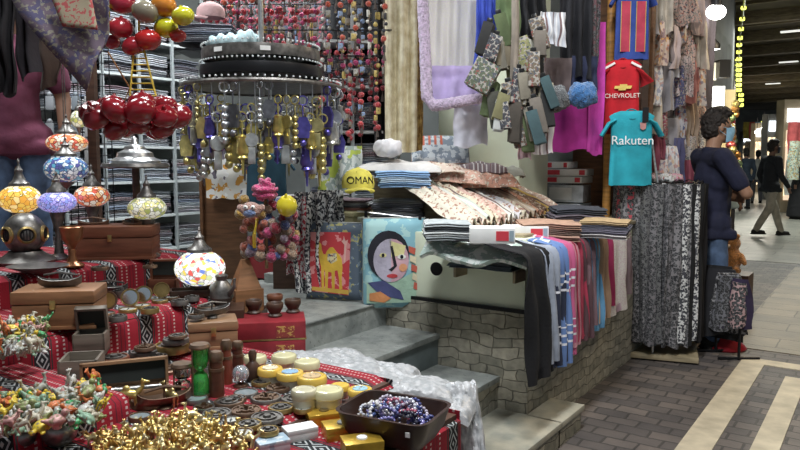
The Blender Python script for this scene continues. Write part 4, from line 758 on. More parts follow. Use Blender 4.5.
heap(-2, 44, 330, 362, L2, 9, 9, 'pale heap at the left edge below the helmet', 'painted figurines heaped at the left edge', .06)
for a, c, r, lb, cc_ in [(22, 450, .038, 'round grey metal ball ornament at the bottom left corner', (.22, .22, .21)), (60, 446, .042, 'patterned grey metal ball ornament right of the corner one', (.28, .27, .25)), (2, 392, .03, 'glossy blue ball ornament at the left edge', (.12, .35, .55))]:
    b = MB(); b.ball((0, 0, r * .94), (r, r, r * .94), 20, 14); b.lathe([(r * .3, 0), (r * .28, .006)], n=14); T('ball_ornament', lb, 'ornament', Zp(a, c, L1 + .006), me=b.mesh('m', cm('ballm', lambda: ocmet) if 'grey' in lb else ocg), col=cc_)
# ---------------------------------------------------------------- cushions with pictures
def art(o, pts, col, lay, y0, sc=1, name='picture_patch', m=None, dx=0, dz=0):
    b = MB(); b.prism([(x * sc + dx, z * sc + dz) for x, z in pts], 0, .0012, lambda p: (p[0], y0 - lay * .0013 - p[2], p[1])); return obj(name, b.mesh('m', m or fab, 20), o, col)
def picture_cushion(label, p, w, h, rz, border, center, cm_):
    t = .07
    def half(s): return lambda u, v: ((u - .5) * w, s * t / 2 * (max(0, 1 - abs(2 * u - 1) ** 9) * max(0, 1 - abs(2 * v - 1) ** 9)) ** .5, (v - .5) * h)
    b = MB(); b.grid(half(-1), 20, 20, .003, (w, h)); b.grid(half(1), 20, 20, .003, (w, h)); o = T('picture_cushion', label, 'cushion', p, rz); obj('cover', b.mesh('m', border, 80), o)
    b = MB(); b.tube([(-w / 2, 0, -h / 2), (w / 2, 0, -h / 2), (w / 2, 0, h / 2), (-w / 2, 0, h / 2)], .005, 6, closed=True); obj('piping', b.mesh('m', fab), o, (.55, .55, .52)); return o, -t / 2 - .003
bordm = mat('dark_blotched_print', lambda g: g.mix(g.noise(26, 3).gt(.55), (.10, .13, .17), g.mix(g.noise(40, 2).gt(.5), (.45, .42, .16), (.20, .25, .30))), .85)
pc1 = D(334, 261, 4.02); o, yy = picture_cushion('cushion with a yellow camel on a red ground standing on the landing', pc1, .34, .44, YAW - .28, bordm, None, None)
pinkm = mat('painted_red_ground', lambda g: g.mix(g.noise(18, 3).gt(.55), (.52, .05, .06), (.70, .28, .28)), .8)
art(o, [(-.135, -.17), (.10, -.185), (.115, .17), (-.125, .165)], (.5, .05, .05), 0, yy, m=pinkm, name='red_panel')
camel = [(-.095, .100), (-.075, .112), (-.060, .098), (-.058, .070), (-.050, .045), (-.036, .040), (-.026, .062), (-.008, .082), (.010, .083), (.028, .062), (.045, .045), (.062, .020), (.066, -.03), (.060, -.09), (.064, -.150), (.046, -.152), (.044, -.09), (.036, -.045), (.02, -.05), (.018, -.15), (.002, -.152), (.0, -.06), (-.02, -.055), (-.024, -.15), (-.040, -.152), (-.038, -.06), (-.045, -.04), (-.046, -.15), (-.060, -.152), (-.062, -.03), (-.072, .01), (-.078, .05), (-.082, .078), (-.098, .080)]
art(o, camel, (.72, .46, .06), 1, yy, name='camel_picture'); art(o, [(-.02, .045), (.03, .05), (.035, .01), (.0, -.01), (-.025, .01)], (.70, .62, .35), 2, yy, name='saddle_patch', m=floral)
art(o, [(.075, .15), (.085, .12), (.10, .13), (.09, .10), (.082, .0), (.072, .0), (.078, .10), (.06, .12), (.07, .125)], (.75, .45, .40), 1, yy, name='palm_picture'); art(o, [(-.13, -.165), (.10, -.18), (.10, -.155), (-.13, -.145)], (.65, .42, .08), 1, yy, name='sand_stripe')
pc2 = D(394, 263, 3.93); o, yy = picture_cushion('cushion with an abstract painted face hanging from the clip rod', pc2, .345, .50, YAW + .12, mat('sky_blue_print', lambda g: g.mix(g.noise(14, 3).gt(.55), (.25, .48, .56), (.40, .62, .62)), .85), None, None)
def ell(cx, cz, rx, rz_, n=20, a0=0, a1=2 * PI): return [(cx + rx * math.cos(a0 + (a1 - a0) * k / n), cz + rz_ * math.sin(a0 + (a1 - a0) * k / n)) for k in range(n + (0 if a1 - a0 > 6.2 else 1))]
art(o, [(-.155, -.215), (.155, -.215), (.155, -.02), (.02, -.09), (-.155, -.10)], (.38, .55, .42), 0, yy, name='green_ground'); art(o, ell(-.035, .05, .115, .135), (.02, .02, .03), 1, yy, name='black_hair')
art(o, ell(-.02, .02, .098, .12), (.60, .38, .44), 2, yy, name='pink_face'); art(o, ell(-.02, .02, .098, .12, 14, PI / 2, 1.5 * PI), (.45, .42, .52), 3, yy, name='lilac_cheek'); art(o, [(-.03, .13), (.06, .10), (.05, .05), (-.02, .04)], (.75, .70, .35), 3, yy, name='yellow_brow_patch')
art(o, [(-.025, .10), (-.012, .10), (.012, -.01), (-.018, -.04), (-.034, -.03), (-.02, -.02), (-.006, -.01)], (.015, .015, .02), 4, yy, name='nose_line'); art(o, ell(.038, .04, .024, .013), (.75, .75, .70), 4, yy, name='eye_picture'); art(o, ell(.038, .04, .009, .011), (.01, .01, .02), 5, yy, name='pupil_picture'); art(o, ell(-.065, .05, .02, .012), (.70, .65, .30), 4, yy, name='eye_picture')
art(o, ell(-.065, .05, .008, .010), (.01, .01, .02), 5, yy, name='pupil_picture'); art(o, ell(-.015, -.065, .03, .011), (.50, .05, .06), 4, yy, name='lips_picture'); art(o, ell(.045, -.02, .022, .022), (.75, .35, .18), 4, yy, name='orange_cheek_patch')
for k in range(5): art(o, [(.075 + .008 * k, .10 - .05 * k), (.115 + .005 * k, .085 - .05 * k), (.11 + .005 * k, .05 - .05 * k), (.078 + .006 * k, .065 - .05 * k)], [(.55, .12, .08), (.75, .65, .45)][k % 2], 3, yy, name='hair_braid_patch')
art(o, [(-.15, -.10), (-.06, -.09), (.03, -.15), (.05, -.20), (-.04, -.18), (-.10, -.15)], (.07, .08, .20), 2, yy, name='blue_shoulder'); art(o, [(-.14, -.16), (-.08, -.15), (-.02, -.19), (-.06, -.212), (-.14, -.20)], (.60, .25, .10), 3, yy, name='orange_hand')
a = D(357, 211, 3.93); c = D(440, 221, 3.93); o = T('clip_rod', 'thin metal rod with clips above the face cushion', 'rod', (0, 0, 0)); b = MB(); b.tube([a, c], .005, 8); lp(o, b.mesh('m', silver), 'rod')
for px in (366, 420): q = D(px, 215 + (px - 366) * .08, 3.92); b = MB(); b.box(tuple(q), (.018, .014, .045), YAW, bev=.002); lp(o, b.mesh('m', blackm), 'clip')
# things on the crates: cap, magazines, cloths
stack(Vector((-2.90, 3.58, 1.09)), YAW - .2, .36, .3, [.016] * 4, [(.42, .20, .18), (.12, .12, .14), (.55, .56, .58), (.20, .14, .16)], 'under the yellow cap', kind='folded cloth', name='folded_cloth', cat='cloth', layers=2)
def cap(px, py, d, col, label, rz, s=1, word=None):
    o = T('cap', label, 'cap', D(px, py, d), rz, sc=s); b = MB(); b.lathe([(.092, 0), (.095, .03), (.088, .065), (.065, .095), (.03, .112), (.0001, .116)], n=28, sq=1.1, caps=False); b.lathe([(.012, .114), (.010, .120), (.0001, .121)], n=10)
    for k in range(6): a = k * PI / 3 + .2; b.tube([(.094 * math.cos(a), .103 * math.sin(a), .03), (.067 * math.cos(a), .073 * math.sin(a), .096), (0, 0, .117)], .0015, 4)
    lp(o, b.mesh('m', fab, 60), 'crown', col)
    b = MB(); b.grid(lambda u, v: ((u - .5) * .17 * (1 - .3 * v * v), -.082 - (.085 * v) * (1 - (2 * u - 1) ** 2 * .8) + .035 * (2 * u - 1) ** 2, .006 - .012 * v - .02 * (2 * u - 1) ** 2), 16, 8, .005); lp(o, b.mesh('m', fab, 60), 'brim', col)
    if word:
        me = text(word, .052, blackm, .002); v_ = Matrix.Rotation(PI / 2 - .12, 4, 'X')
        for v in me.vertices: v.co.y *= 1.15
        me.transform(v_); 
        for v in me.vertices: v.co.y = v.co.y - math.sqrt(max(0, .101 ** 2 - (v.co.x * 1.05) ** 2)) ; v.co.z += .045
        lp(o, me, 'lettering')
    return o
cap(358, 188, 3.9, (.66, .58, .10), 'yellow cap lettered OMAN on the cloths beside the blue blankets', YAW + .25, .95, 'OMAN')
cap(211, 18, 3.9, (.62, .40, .40), 'pink cap lying on top of the round display carousel', YAW - 1, .75)
b = MB(); b.ball((0, 0, .05), (.13, .12, .055)); b.ball((.07, .02, .06), (.08, .08, .05))
def patched(name, lb, px, py, d, w, h, m, col=(.5, .5, .5), rz=0, **k): return hang(name, lb, 'cloth', px - w / 2, px + w / 2, py, py + h, d, m, col, rz, **k)
limem = mat('lime_white_print', lambda g: g.mix(g.noise(13, 3).gt(.56), g.mix(g.noise(22, 3).gt(.5), (.70, .74, .72), (.35, .42, .42)), (.50, .60, .12)), .85)
patched('printed_shirt', 'white and lime printed shirt draped left of the yellow cap', 340, 146, 4.3, 44, 46, limem, amp=.03, pleats=2, top=.6)
patched('blotched_scarf', 'black and white blotched scarf hanging behind the woolly toy bunch', 312, 192, 4.0, 34, 100, bwfab, (.03, .03, .04), amp=.03, pleats=3, top=.6)
patched('blotched_scarf', 'black and white scarf spilling over the crate beside the blotched one', 330, 190, 4.05, 26, 42, bwfab, (.05, .05, .06), amp=.02, pleats=2, top=.6)
patched('red_print_cloth', 'black, white and red print cloth at the left of the blotched scarves', 297, 196, 4.0, 22, 80, bwfab, (.35, .04, .06), amp=.02, pleats=2, top=.6)
T('red_chest', 'plain red chest standing on the landing behind the wooden pyramid', 'chest', tuple(D(272, 281, 4.9)), YAW * .5, me=bxs(mat('red_paint', (.30, .035, .04), .5), ((0, 0, .12), (.52, .3, .24)), bev=.008)).location.z = .61
stack(Vector((D(308, 182, 4.5).x, D(308, 182, 4.5).y, 1.0)), YAW, .36, .3, [.03, .03, .03, .03, .03, .03], [(.34, .10, .12), (.16, .16, .20), (.45, .40, .42), (.28, .09, .12), (.10, .10, .14), (.5, .48, .5)], 'behind the white and lime shirt')
T('low_cupboard', 'dark cupboard under the folded scarves behind the hanging blotched scarf', 'cupboard', (D(308, 182, 4.5).x, D(308, 182, 4.5).y, .607), YAW, me=bxs(wood_dark, ((0, 0, .195), (.4, .34, .39))))
# brown board with picture bag and T-shirt
p = D(225, 282, 4.75); T('brown_partition', 'tall brown wooden partition board behind the gold keychains', 'partition', (p.x, p.y, .607), YAW, me=bxs(wood_panel, ((0, .02, .42), (.30, .03, .84)), ((-.14, 0, .42), (.02, .05, .86)), bev=.003))
orpm = mat('orange_photo_print', lambda g: g.mix(g.noise(9, 3).gt(.52), g.mix(g.noise(12, 3).gt(.52), (.70, .68, .62), (.60, .30, .06)), g.mix(g.noise(20, 2).gt(.6), (.80, .80, .78), (.16, .14, .18))), .6)
patched('picture_shirt', 'white shirt with an orange photo print pinned on the brown partition', 226, 146, 4.62, 42, 52, orpm, amp=.008, pleats=1, top=.3)
def shirt(name, lb, px, py, d, w, h, col, m=fab, rz=0, sl=.16, group=None, collar=None, extra=None, cat='shirt'):
    o = T(name, lb, cat, D(px, py, d), YAW + rz, group); b = MB(); t = .028; n = 26
    prof = [(0, .26, .4), (.03, .40, .8), (.07, .50, 1), (.15, .46, 1), (.4, .45, 1.1), (.75, .47, 1.1), (1.0, .48, 1.0)]; vs = []; fs = []
    for v, ww, tt in prof:
        for k in range(n):
            a = 2 * PI * k / n; sx = math.copysign(abs(math.cos(a)) ** .5, math.cos(a)); wob = .012 * nz(sx * 3, v * 3, px)
            vs.append((sx * w * ww, math.sin(a) * t * tt + wob * (v + .2) - .01 * math.sin(sx * 9 + px) * v, -h * v + (.02 * h if abs(sx) < .3 and v == 0 else 0) + .01 * nz(sx * 4, px, 2) * v))
    L = len(prof)
    for i in range(L - 1):
        for k in range(n): fs.append([i * n + k, i * n + (k + 1) % n, (i + 1) * n + (k + 1) % n, (i + 1) * n + k])
    fs += [list(range(n)), [(L - 1) * n + k for k in range(n)][::-1]]
    b.add(vs, fs); 
    lp(o, b.mesh('m', m, 60), 'body', col)
    for s in (-1, 1):
        b = MB(); q = []; P = [(s * w * .36, 0, -h * .12), (s * w * .50, 0, -h * .17), (s * w * (.5 + sl), .005, -h * (.16 + sl * 1.1))]
        b.tube(P, [h * .085, h * .105, h * .10], 14, .28); lp(o, b.mesh('m', m, 60), 'sleeve', col)
    b = MB(); b.tube([(w * .14 * math.cos(a), .022 * math.sin(a) - .004, -h * .045 + .035 * math.sin(a)) for a in [2 * PI * k / 16 for k in range(16)]], .006, 6, closed=True); lp(o, b.mesh('m', fab), 'collar', collar or tuple(x * .6 for x in col))
    if extra: extra(o, w, h, -t - .012)
    return o
def strp(o, w, h, y, x0, x1, c, z0=-.06, z1=-.99, name='stripe', m=fab):
    b = MB(); b.box(((x0 + x1) / 2 * w, y + .003, (z0 + z1) / 2 * h), ((x1 - x0) * w, .003, abs(z1 - z0) * h)); return lp(o, b.mesh('m', m), name, c)
shirt('t_shirt', 'teal denim coloured t-shirt hanging under the keychains right of the photo print shirt', 266, 152, 4.5, .27, .34, (.03, .085, .13), rz=.1)
def j_stripe(o, w, h, y):
    for x in (-.22, .20): strp(o, w, h, y, x - .12, x + .12, (.45, .05, .09), -.22, -.90)
    for x in (-.22, .20): strp(o, w, h, y - .001, x - .135, x - .12, (.55, .42, .12), -.22, -.90, 'gold_line'); strp(o, w, h, y - .001, x + .12, x + .135, (.55, .42, .12), -.22, -.90, 'gold_line')
def lett(o, s, size, y, z, c, x=0, italic=0):
    me = text(s, size, fab, .001); me.transform(Matrix.Translation((x, y, z)) @ Matrix.Rotation(PI / 2, 4, 'X')); return lp(o, me, 'lettering', c)
def j_red(o, w, h, y):
    y -= .002; lett(o, 'CHEVROLET', .042, y, -h * .49, (.80, .74, .68)); b = MB(); b.prism([(-.055, -.006), (-.05, .012), (-.018, .012), (-.018, .022), (.03, .022), (.03, .012), (.062, .012), (.055, -.008), (.022, -.008), (.022, -.018), (-.026, -.018), (-.026, -.006)], 0, .003, lambda p: (p[0], y - p[2], p[1] - h * .38)); lp(o, b.mesh('m', fab), 'emblem', (.70, .52, .14))
    b = MB(); [b.box((s * w * .35, -.012, -h * .08), (.075, .06, .014), rot=Matrix.Rotation(s * .5, 4, 'Y').to_euler()) for s in (1,)]; lp(o, b.mesh('m', fab), 'shoulder_stripe', (.8, .78, .76)); b = MB(); b.box((-w * .35, -.012, -h * .08), (.075, .06, .014), rot=Matrix.Rotation(-.5, 4, 'Y').to_euler()); lp(o, b.mesh('m', fab), 'shoulder_stripe', (.8, .78, .76))
def j_teal(o, w, h, y):
    y -= .002; lett(o, 'Rakuten', .085, y, -h * .40, (.80, .82, .82)); b = MB(); b.prism([(-.018, -.02), (0, -.03), (.018, -.02), (.02, .02), (-.02, .02)], 0, .003, lambda p: (p[0] + w * .22, y - p[2], p[1] - h * .20)); lp(o, b.mesh('m', fab), 'crest', (.45, .22, .20))
    b = MB(); b.box((w * .26, y - .006, -h * .06), (.04, .004, .10)); lp(o, b.mesh('m', blackp), 'hang_tag')
shirt('football_jersey', 'blue jersey with wide crimson stripes hanging at the top, nearest to the street', 633, -14, 4.9, .25, .50, (.035, .07, .30), extra=j_stripe, rz=.0, sl=.1)
shirt('football_jersey', 'red jersey with a yellow emblem hanging between the striped and the teal jerseys', 623, 60, 4.85, .245, .50, (.50, .012, .022), extra=j_red, rz=-.25)
shirt('football_jersey', 'teal jersey with white lettering, lowest of the hanging jerseys', 632, 111, 4.8, .30, .50, (.02, .32, .40), extra=j_teal, rz=-.1)
o = T('metal_pole', 'upright silver pole right of the teal jersey', 'pole', D(658, 186, 4.9)); b = MB(); a = D(649, 120, 4.9) - o.location; b.tube([a, (0, 0, 0)], .008, 8); o2 = lp(o, b.mesh('m', silver), 'tube'); b = MB(); b.tube([(0, 0, 0), (0, 0, -1.2)], .008, 8); lp(o, b.mesh('m', silver), 'leg_tube')
# ---------------------------------------------------------------- hanging shawls and garments in front of the pillar
T('ceiling_rail', 'metal hanging rail above the shawls, running along the shop front', 'rail', (0, 0, 0), me=(lambda b: b.tube([(-4.6, 3.0, 3.0), (-1.45, 4.4, 3.0), (-1.2, 5.6, 3.0)], .012, 8) and b.mesh('m', blackm))(MB()))
H = lambda name, lb, x0, x1, y0, y1, d, m, col, **k: hang(name, lb, k.pop('cat', 'garment'), x0, x1, y0, y1, d, m, col, **k)
golds = mat('gold_brown_crinkle', lambda g: g.mix((g.xyz('UV')[0] * 3.1 % 1).gt(.62), g.ramp(g.noise(16, 4), [(.35, (.50, .42, .26)), (.65, (.74, .68, .50))]), g.ramp(g.noise(30, 4), [(.4, (.16, .085, .02)), (.65, (.42, .29, .10))])), .55, .1)
H('gold_shawl', 'long crinkled cream and gold shawl hanging left of the lilac one', 384, 424, -30, 152, 4.3, golds, (.5, .4, .2), amp=.03, pleats=3, cat='shawl', nv=30, taper=.95)
H('dark_curtain', 'black curtain behind the gold shawl', 374, 392, -20, 150, 4.7, fab, (.012, .012, .014), amp=.02, pleats=2, cat='curtain')
H('lilac_shawl', 'pale lilac shawl with glittering weave and a fluffy border', 426, 478, -30, 72, 4.2, sequin, (.58, .54, .60), amp=.012, pleats=4, cat='shawl')
s_ = H('lilac_band', 'plain lilac lower panel of cloth hanging below the glittering shawl', 432, 480, 66, 104, 4.22, fab, (.52, .42, .70), amp=.012, pleats=3, cat='shawl'); 
p = D(0, 0, 4.18); b = MB(); b.tube([D(421, -30, 4.16), D(424, 30, 4.16), D(427, 98, 4.16), D(433, 106, 4.16), D(452, 103, 4.16), D(482, 98, 4.16)], [.035, .034, .036, .036, .034, .032], 12); T('fluffy_border', 'thick fluffy lilac border boa hanging around the glittering shawl', 'boa', (0, 0, 0), me=remesh(b, 'm', fur, .012, 1, lambda c: .006 * nz(c.x * 70, c.y * 70, c.z * 70)), col=(.66, .52, .70))
H('white_shawl', 'plain white shawl hanging below the fluffy lilac border', 454, 488, 100, 146, 4.32, fab, (.66, .66, .74), amp=.01, pleats=2, cat='shawl')
H('blue_shawl', 'bright royal blue shawl hanging right of the lilac one', 476, 497, -20, 64, 4.1, fab, (.06, .10, .50), amp=.015, pleats=3, cat='shawl')
H('green_bundle', 'olive green folded pashmina in clear wrap hanging at the top', 496, 520, -20, 42, 4.0, fab, (.12, .17, .08), amp=.012, pleats=2, cat='pashmina')
def pash(px, py, w, h, d, col, lb, ang=0, m=fab):
    o = T('hanging_pashmina', lb, 'pashmina', D(px, py, d), (0, ang, YAW + rnd.uniform(-.4, .4)), 'folded pashminas clipped in a bunch'); ww, hh = w * d / F, h * d / F; b = MB()
    for k in range(3): b.box((.006 * k, .016 * k - .016, -hh / 2 - .004 * k), (ww * (1 - .06 * k), .013, hh), bev=.005)
    me = b.mesh('m', m); me.transform(Matrix.Identity(4)); lp(o, me, 'folded_cloth', col); b = MB(); b.box((0, 0, .008), (.03, .03, .03), bev=.004); lp(o, b.mesh('m', blackp), 'clip'); return o
for a in [(490, 62, 26, 30, 3.9, (.10, .12, .08), 'dark green pashmina printed with a crest, tilted, low in the bunch', .5, floral), (503, 42, 16, 24, 4.0, (.20, .17, .12), 'brown grey pashmina right below the olive green one'), (518, 38, 18, 34, 4.0, (.24, .24, .11), 'olive yellow pashmina opened like a fan', -.35, floral), (530, 40, 17, 30, 4.05, (.26, .26, .13), 'light olive pashmina right of the fan shaped one', .25, stripe),
          (508, 82, 15, 30, 3.95, (.20, .16, .11), 'taupe pashmina in the middle of the low bunch', -.25, floral), (522, 78, 18, 26, 3.95, (.22, .19, .12), 'khaki pashmina below the fan shaped one', .2, floral), (545, 82, 16, 20, 4.0, (.34, .31, .24), 'pale beige pashmina at the right of the bunch', .1), (492, 92, 13, 36, 3.95, (.06, .06, .05), 'black pashmina at the lower left of the bunch', -.15),
          (500, 100, 12, 30, 3.92, (.09, .16, .20), 'dark teal striped pashmina at the bottom of the bunch', .1, stripe), (516, 102, 12, 40, 3.95, (.07, .06, .05), 'narrow black pashmina hanging lowest', .05), (528, 100, 14, 34, 4.0, (.26, .24, .24), 'grey pashmina next to the lowest black one', -.3, stripe), (536, 50, 22, 24, 4.1, (.26, .26, .30), 'grey patterned pashmina behind the light olive one', .3, floral)]: pash(*a)
pr_ = random.Random(21); used_ = {}
for i in range(26):
    c_ = [(.10, .13, .06), (.14, .11, .08), (.03, .03, .03), (.20, .19, .10), (.16, .14, .12), (.05, .05, .06), (.22, .20, .16), (.05, .09, .10)][i % 8]; px, py = 489 + 58 * pr_.random(), 14 + i * 4.2
    if py > 100: px = 489 + (px - 489) * .75
    pash(px, py, pr_.uniform(9, 14), pr_.uniform(24, 38), 3.98 + pr_.uniform(-.08, .1), c_, '%s folded pashmina in the %s of the hanging bunch' % (cname(c_), 'top' if py < 40 else 'middle' if py < 80 else 'bottom'), pr_.uniform(-.5, .5), [fab, floral, fab, fab][i % 4])
H('taupe_strap', 'long taupe strap hanging down through the pashmina bunch', 512, 519, -10, 118, 3.9, fab, (.26, .22, .18), amp=.01, pleats=1, cat='strap')
H('white_striped_shirt', 'black and white striped shirt hanging above the grey pashminas', 540, 566, 12, 44, 4.2, stripe, (.45, .47, .52), amp=.02, pleats=2, rz=.3)
H('black_dress', 'black dress hanging left of the striped shirt at the top', 518, 546, -20, 38, 4.3, fab, (.012, .012, .014), amp=.03, pleats=3)
H('black_abaya', 'long black garment hanging above the fluffy blue hem', 560, 592, -10, 78, 4.5, fab, (.014, .014, .018), amp=.03, pleats=3)
H('black_lace_shawl', 'black lace shawl at the right of the long black garment', 584, 601, -10, 66, 4.6, darkpat, (.12, .06, .07), amp=.02, pleats=2)
H('taupe_wrap', 'plain taupe wrap with a grey fluffy hem', 544, 572, 58, 98, 4.5, fab, (.12, .09, .09), amp=.015, pleats=2)
H('dark_blue_wrap', 'dark navy wrap with a bright blue fluffy hem', 568, 598, 56, 96, 4.55, fab, (.02, .025, .06), amp=.015, pleats=2)
for x0, x1, y, c, lb in [(543, 568, 96, (.09, .10, .11), 'grey fluffy fur hem roll under the taupe wrap'), (567, 596, 92, (.03, .16, .42), 'bright blue fluffy fur collar beside the grey one')]:
    b = MB(); b.tube([D(x0 + 3, y, 4.42), D((x0 + x1) / 2, y + 4, 4.42), D(x1 - 2, y, 4.42)], [.07, .085, .07], 12); T('fur_collar', lb, 'collar', (0, 0, 0), me=remesh(b, 'm', fur, .014, 1, lambda c: .014 * nz(c.x * 45, c.y * 45, c.z * 45)), col=c)
H('magenta_wrap', 'magenta pink wrap hanging behind the fluffy collars', 552, 604, 80, 150, 4.85, fab, (.45, .035, .30), amp=.012, pleats=2, taper=.95, cat='shawl')
H('pink_shawl', 'brighter pink cloth panel next to the red jersey', 590, 606, 22, 152, 4.8, fab, (.55, .06, .38), amp=.015, pleats=1, cat='shawl')
H('pink_scarf', 'pale pink narrow scarf hanging below the pashmina bunch', 518, 531, 130, 160, 4.1, fab, (.60, .42, .46), amp=.01, pleats=2, cat='scarf')
H('grey_scarf', 'off-white scarf with grey edge hanging over the red and white cartons', 534, 554, 118, 156, 4.1, stripe, (.62, .60, .64), amp=.01, pleats=2, cat='scarf')
T('orange_pole', 'narrow amber wooden pole behind the striped jersey', 'pole', tuple(D(609, 100, 5.2)), me=(lambda b: b.tube([(0, 0, -1.3), (0, 0, 1.4)], .03, 10) and b.mesh('m', wood((.42, .20, .05), 'amber_wood')))(MB()))
# ---------------------------------------------------------------- children's clothes rack further along
kc = [((.62, .50, .48), 'pale pink'), ((.66, .60, .52), 'cream'), ((.55, .30, .16), 'orange'), ((.36, .34, .36), 'grey'), ((.60, .42, .36), 'peach'), ((.30, .08, .12), 'maroon'), ((.66, .64, .66), 'white'), ((.50, .22, .20), 'coral'), ((.10, .10, .20), 'navy'), ((.42, .32, .24), 'tan')]
grid_ = [(664, -14, 5.6, 1), (686, -16, 5.9, 4), (708 - 8, -10, 6.3, 0), (662, 22, 5.6, 2), (676, 26, 5.8, 0), (688, 30, 6.1, 4), (698, 20, 6.4, 1), (656, 60, 5.6, 6), (666, 62, 5.8, 3), (677, 66, 6.0, 8), (690, 60, 6.2, 7), (700, 66, 6.5, 9), (654, 96, 5.7, 1), (663, 100, 5.9, 5), (671, 118, 6.1, 3), (681, 100, 6.2, 8), (691, 96, 6.4, 9), (700, 96, 6.7, 4), (659, 132, 5.9, 5), (668, 146, 6.0, 6), (679, 138, 6.1, 8), (690, 136, 6.4, 3), (651, -10, 5.4, 3), (675, -6, 6.0, 9), (694, 44, 6.4, 7), (683, 56, 6.0, 0), (671, 40, 5.9, 6), (660, 160, 5.9, 0), (685, 160, 6.2, 5), (699, 130, 6.6, 1)]
places = ['in the top row by the striped jersey', 'in the top row', 'in the top row next to the street lamp', 'below the top row beside the blue jersey']
for i, (px, py, d, ci) in enumerate(grid_):
    c, n = kc[ci]; w = rnd.uniform(15, 22); h = rnd.uniform(36, 50); m = [fab, floral, fab, printfab][i % 4]
    row = 'top' if py < 0 else 'upper' if py < 50 else 'middle' if py < 90 else 'lower' if py < 128 else 'bottom'; side = 'nearest the jerseys' if px < 668 else 'in the centre' if px < 688 else 'nearest the street lamps'
    o = T('childrens_garment', '%s %s child garment in the %s row, %s' % (n, 'printed' if m != fab else 'plain', row, side), 'garment', D(px, py, d), YAW + rnd.uniform(-.3, .9), 'small garments hanging on the street rack')
    obj('cloth', hang_mesh(w * d / F * 1.05, h * d / F, m, rnd.choice((1, 2, 3)), .03, rnd.random() * 50, rnd.uniform(.9, 1.5), gather=.8, nu=14, nv=12), o, c); b = MB(); b.tube([(-.05, 0, -.01), (0, 0, .02), (.05, 0, -.01)], .003, 5); b.tube([(0, 0, .02), (0, 0, .05)], .002, 5); obj('hanger', cm('hgr', lambda: b.mesh('m', blackp)), o)
o = T('garment_grid', 'dark wire grid holding the rows of small garments', 'rack', D(674, 100, 6.9), YAW + .8); b = MB()
for k in range(9): b.tube([(-.6 + k * .15, 0, -1.7), (-.6 + k * .15, 0, 1.6)], .005, 5)
for k in range(16): b.tube([(-.6, 0, -1.5 + k * .2), (.6, 0, -1.5 + k * .2)], .005, 5)
lp(o, b.mesh('m', blackm), 'wire_grid')
T('dark_backing', 'dark cloth backing behind the small garments', 'curtain', tuple(D(676, 180, 7.1)), YAW + .5, me=hang_mesh(1.0, 1.9, fab, 5, .03, 3), col=(.05, .04, .045)).location.z = 3.4
T('dark_backing', 'lower dark curtain beneath the small garments', 'curtain', tuple(D(672, 180, 6.9)), YAW + .5, me=hang_mesh(1.0, 1.5, darkpat, 5, .03, 6), col=(.16, .05, .07)).location.z = 1.55
# ---------------------------------------------------------------- round floor rack with dark dresses
p = Zp(660, 364, 0); rk = T('floor_rack', 'low wooden based clothes rack standing on the cobbles', 'rack', (p.x - .12, p.y + .30, 0), .25); b = MB(); b.box((0, -.02, .03), (.58, .5, .035), bev=.004); b.box((0, 0, .012), (.5, .42, .022)); lp(rk, b.mesh('m', wood_ply), 'base_board')
b = MB(); b.tube([(0, 0, .03), (0, 0, 1.28)], .016, 10); lp(rk, b.mesh('m', silver), 'pole'); b = MB(); RR = .27; b.tube([(RR * math.cos(a), RR * math.sin(a), 1.22) for a in [2 * PI * k / 28 for k in range(28)]], .008, 6, closed=True); [b.tube([(0, 0, 1.22), (RR * math.cos(a), RR * math.sin(a), 1.22)], .006, 5) for a in (0, PI / 2, PI, 3 * PI / 2)]; lp(rk, b.mesh('m', silver), 'ring')
dn = [('grey snake patterned', darkpat, (.22, .22, .22)), ('grey snake patterned', darkpat, (.20, .19, .20)), ('charcoal patterned', darkpat, (.12, .12, .12)), ('grey patterned', darkpat, (.16, .15, .16)), ('white and red blotched', bwfab, (.09, .03, .05)), ('black and white blotched', bwfab, (.05, .05, .06)), ('plain black', fab, (.012, .012, .013)), ('plain black', fab, (.014, .012, .013)), ('black', fab, (.010, .010, .012)), ('red flecked black', darkpat, (.4, .06, .08))]
order = [(-2.75, 0), (-2.42, 9), (-2.10, 1), (-1.78, 2), (-1.45, 3), (-1.12, 1), (-.80, 5), (-.50, 6), (-.2, 7), (.1, 8), (.45, 6), (.8, 7), (1.3, 8), (2.0, 2), (2.6, 3), (-3.1, 2)]
wh = ['second from the left side', 'third from the left side', 'left of the rack front', 'front left', 'front centre', 'front right of centre', 'right of the blotched one', 'at the right front corner', 'right side, before the jeans of the man', 'right side rear', 'right rear', 'rear right', 'rear', 'rear left', 'back left', 'leftmost side']
for i, (a, k) in enumerate(order):
    n, m, c = dn[k]; a += .25; q = Vector((rk.location.x + RR * 1.06 * math.cos(a), rk.location.y + RR * 1.06 * math.sin(a), 1.235))
    o = T('hanging_dress', '%s dress on the floor rack, %s' % (n, wh[i]), 'dress', q, a + PI / 2, 'dresses on the floor rack'); obj('cloth', hang_mesh(.17, 1.10 + .05 * nz(i * 3.3), m, 2, .022, i * 2.2, 1.15, gather=1.0, nu=12, nv=20, th=.01, top=.8), o, c)
    b = MB(); b.tube([(-.07, 0, .0), (0, 0, .022), (.07, 0, .0)], .004, 5); obj('hanger', cm('hg2', lambda: b.mesh('m', blackp)), o)
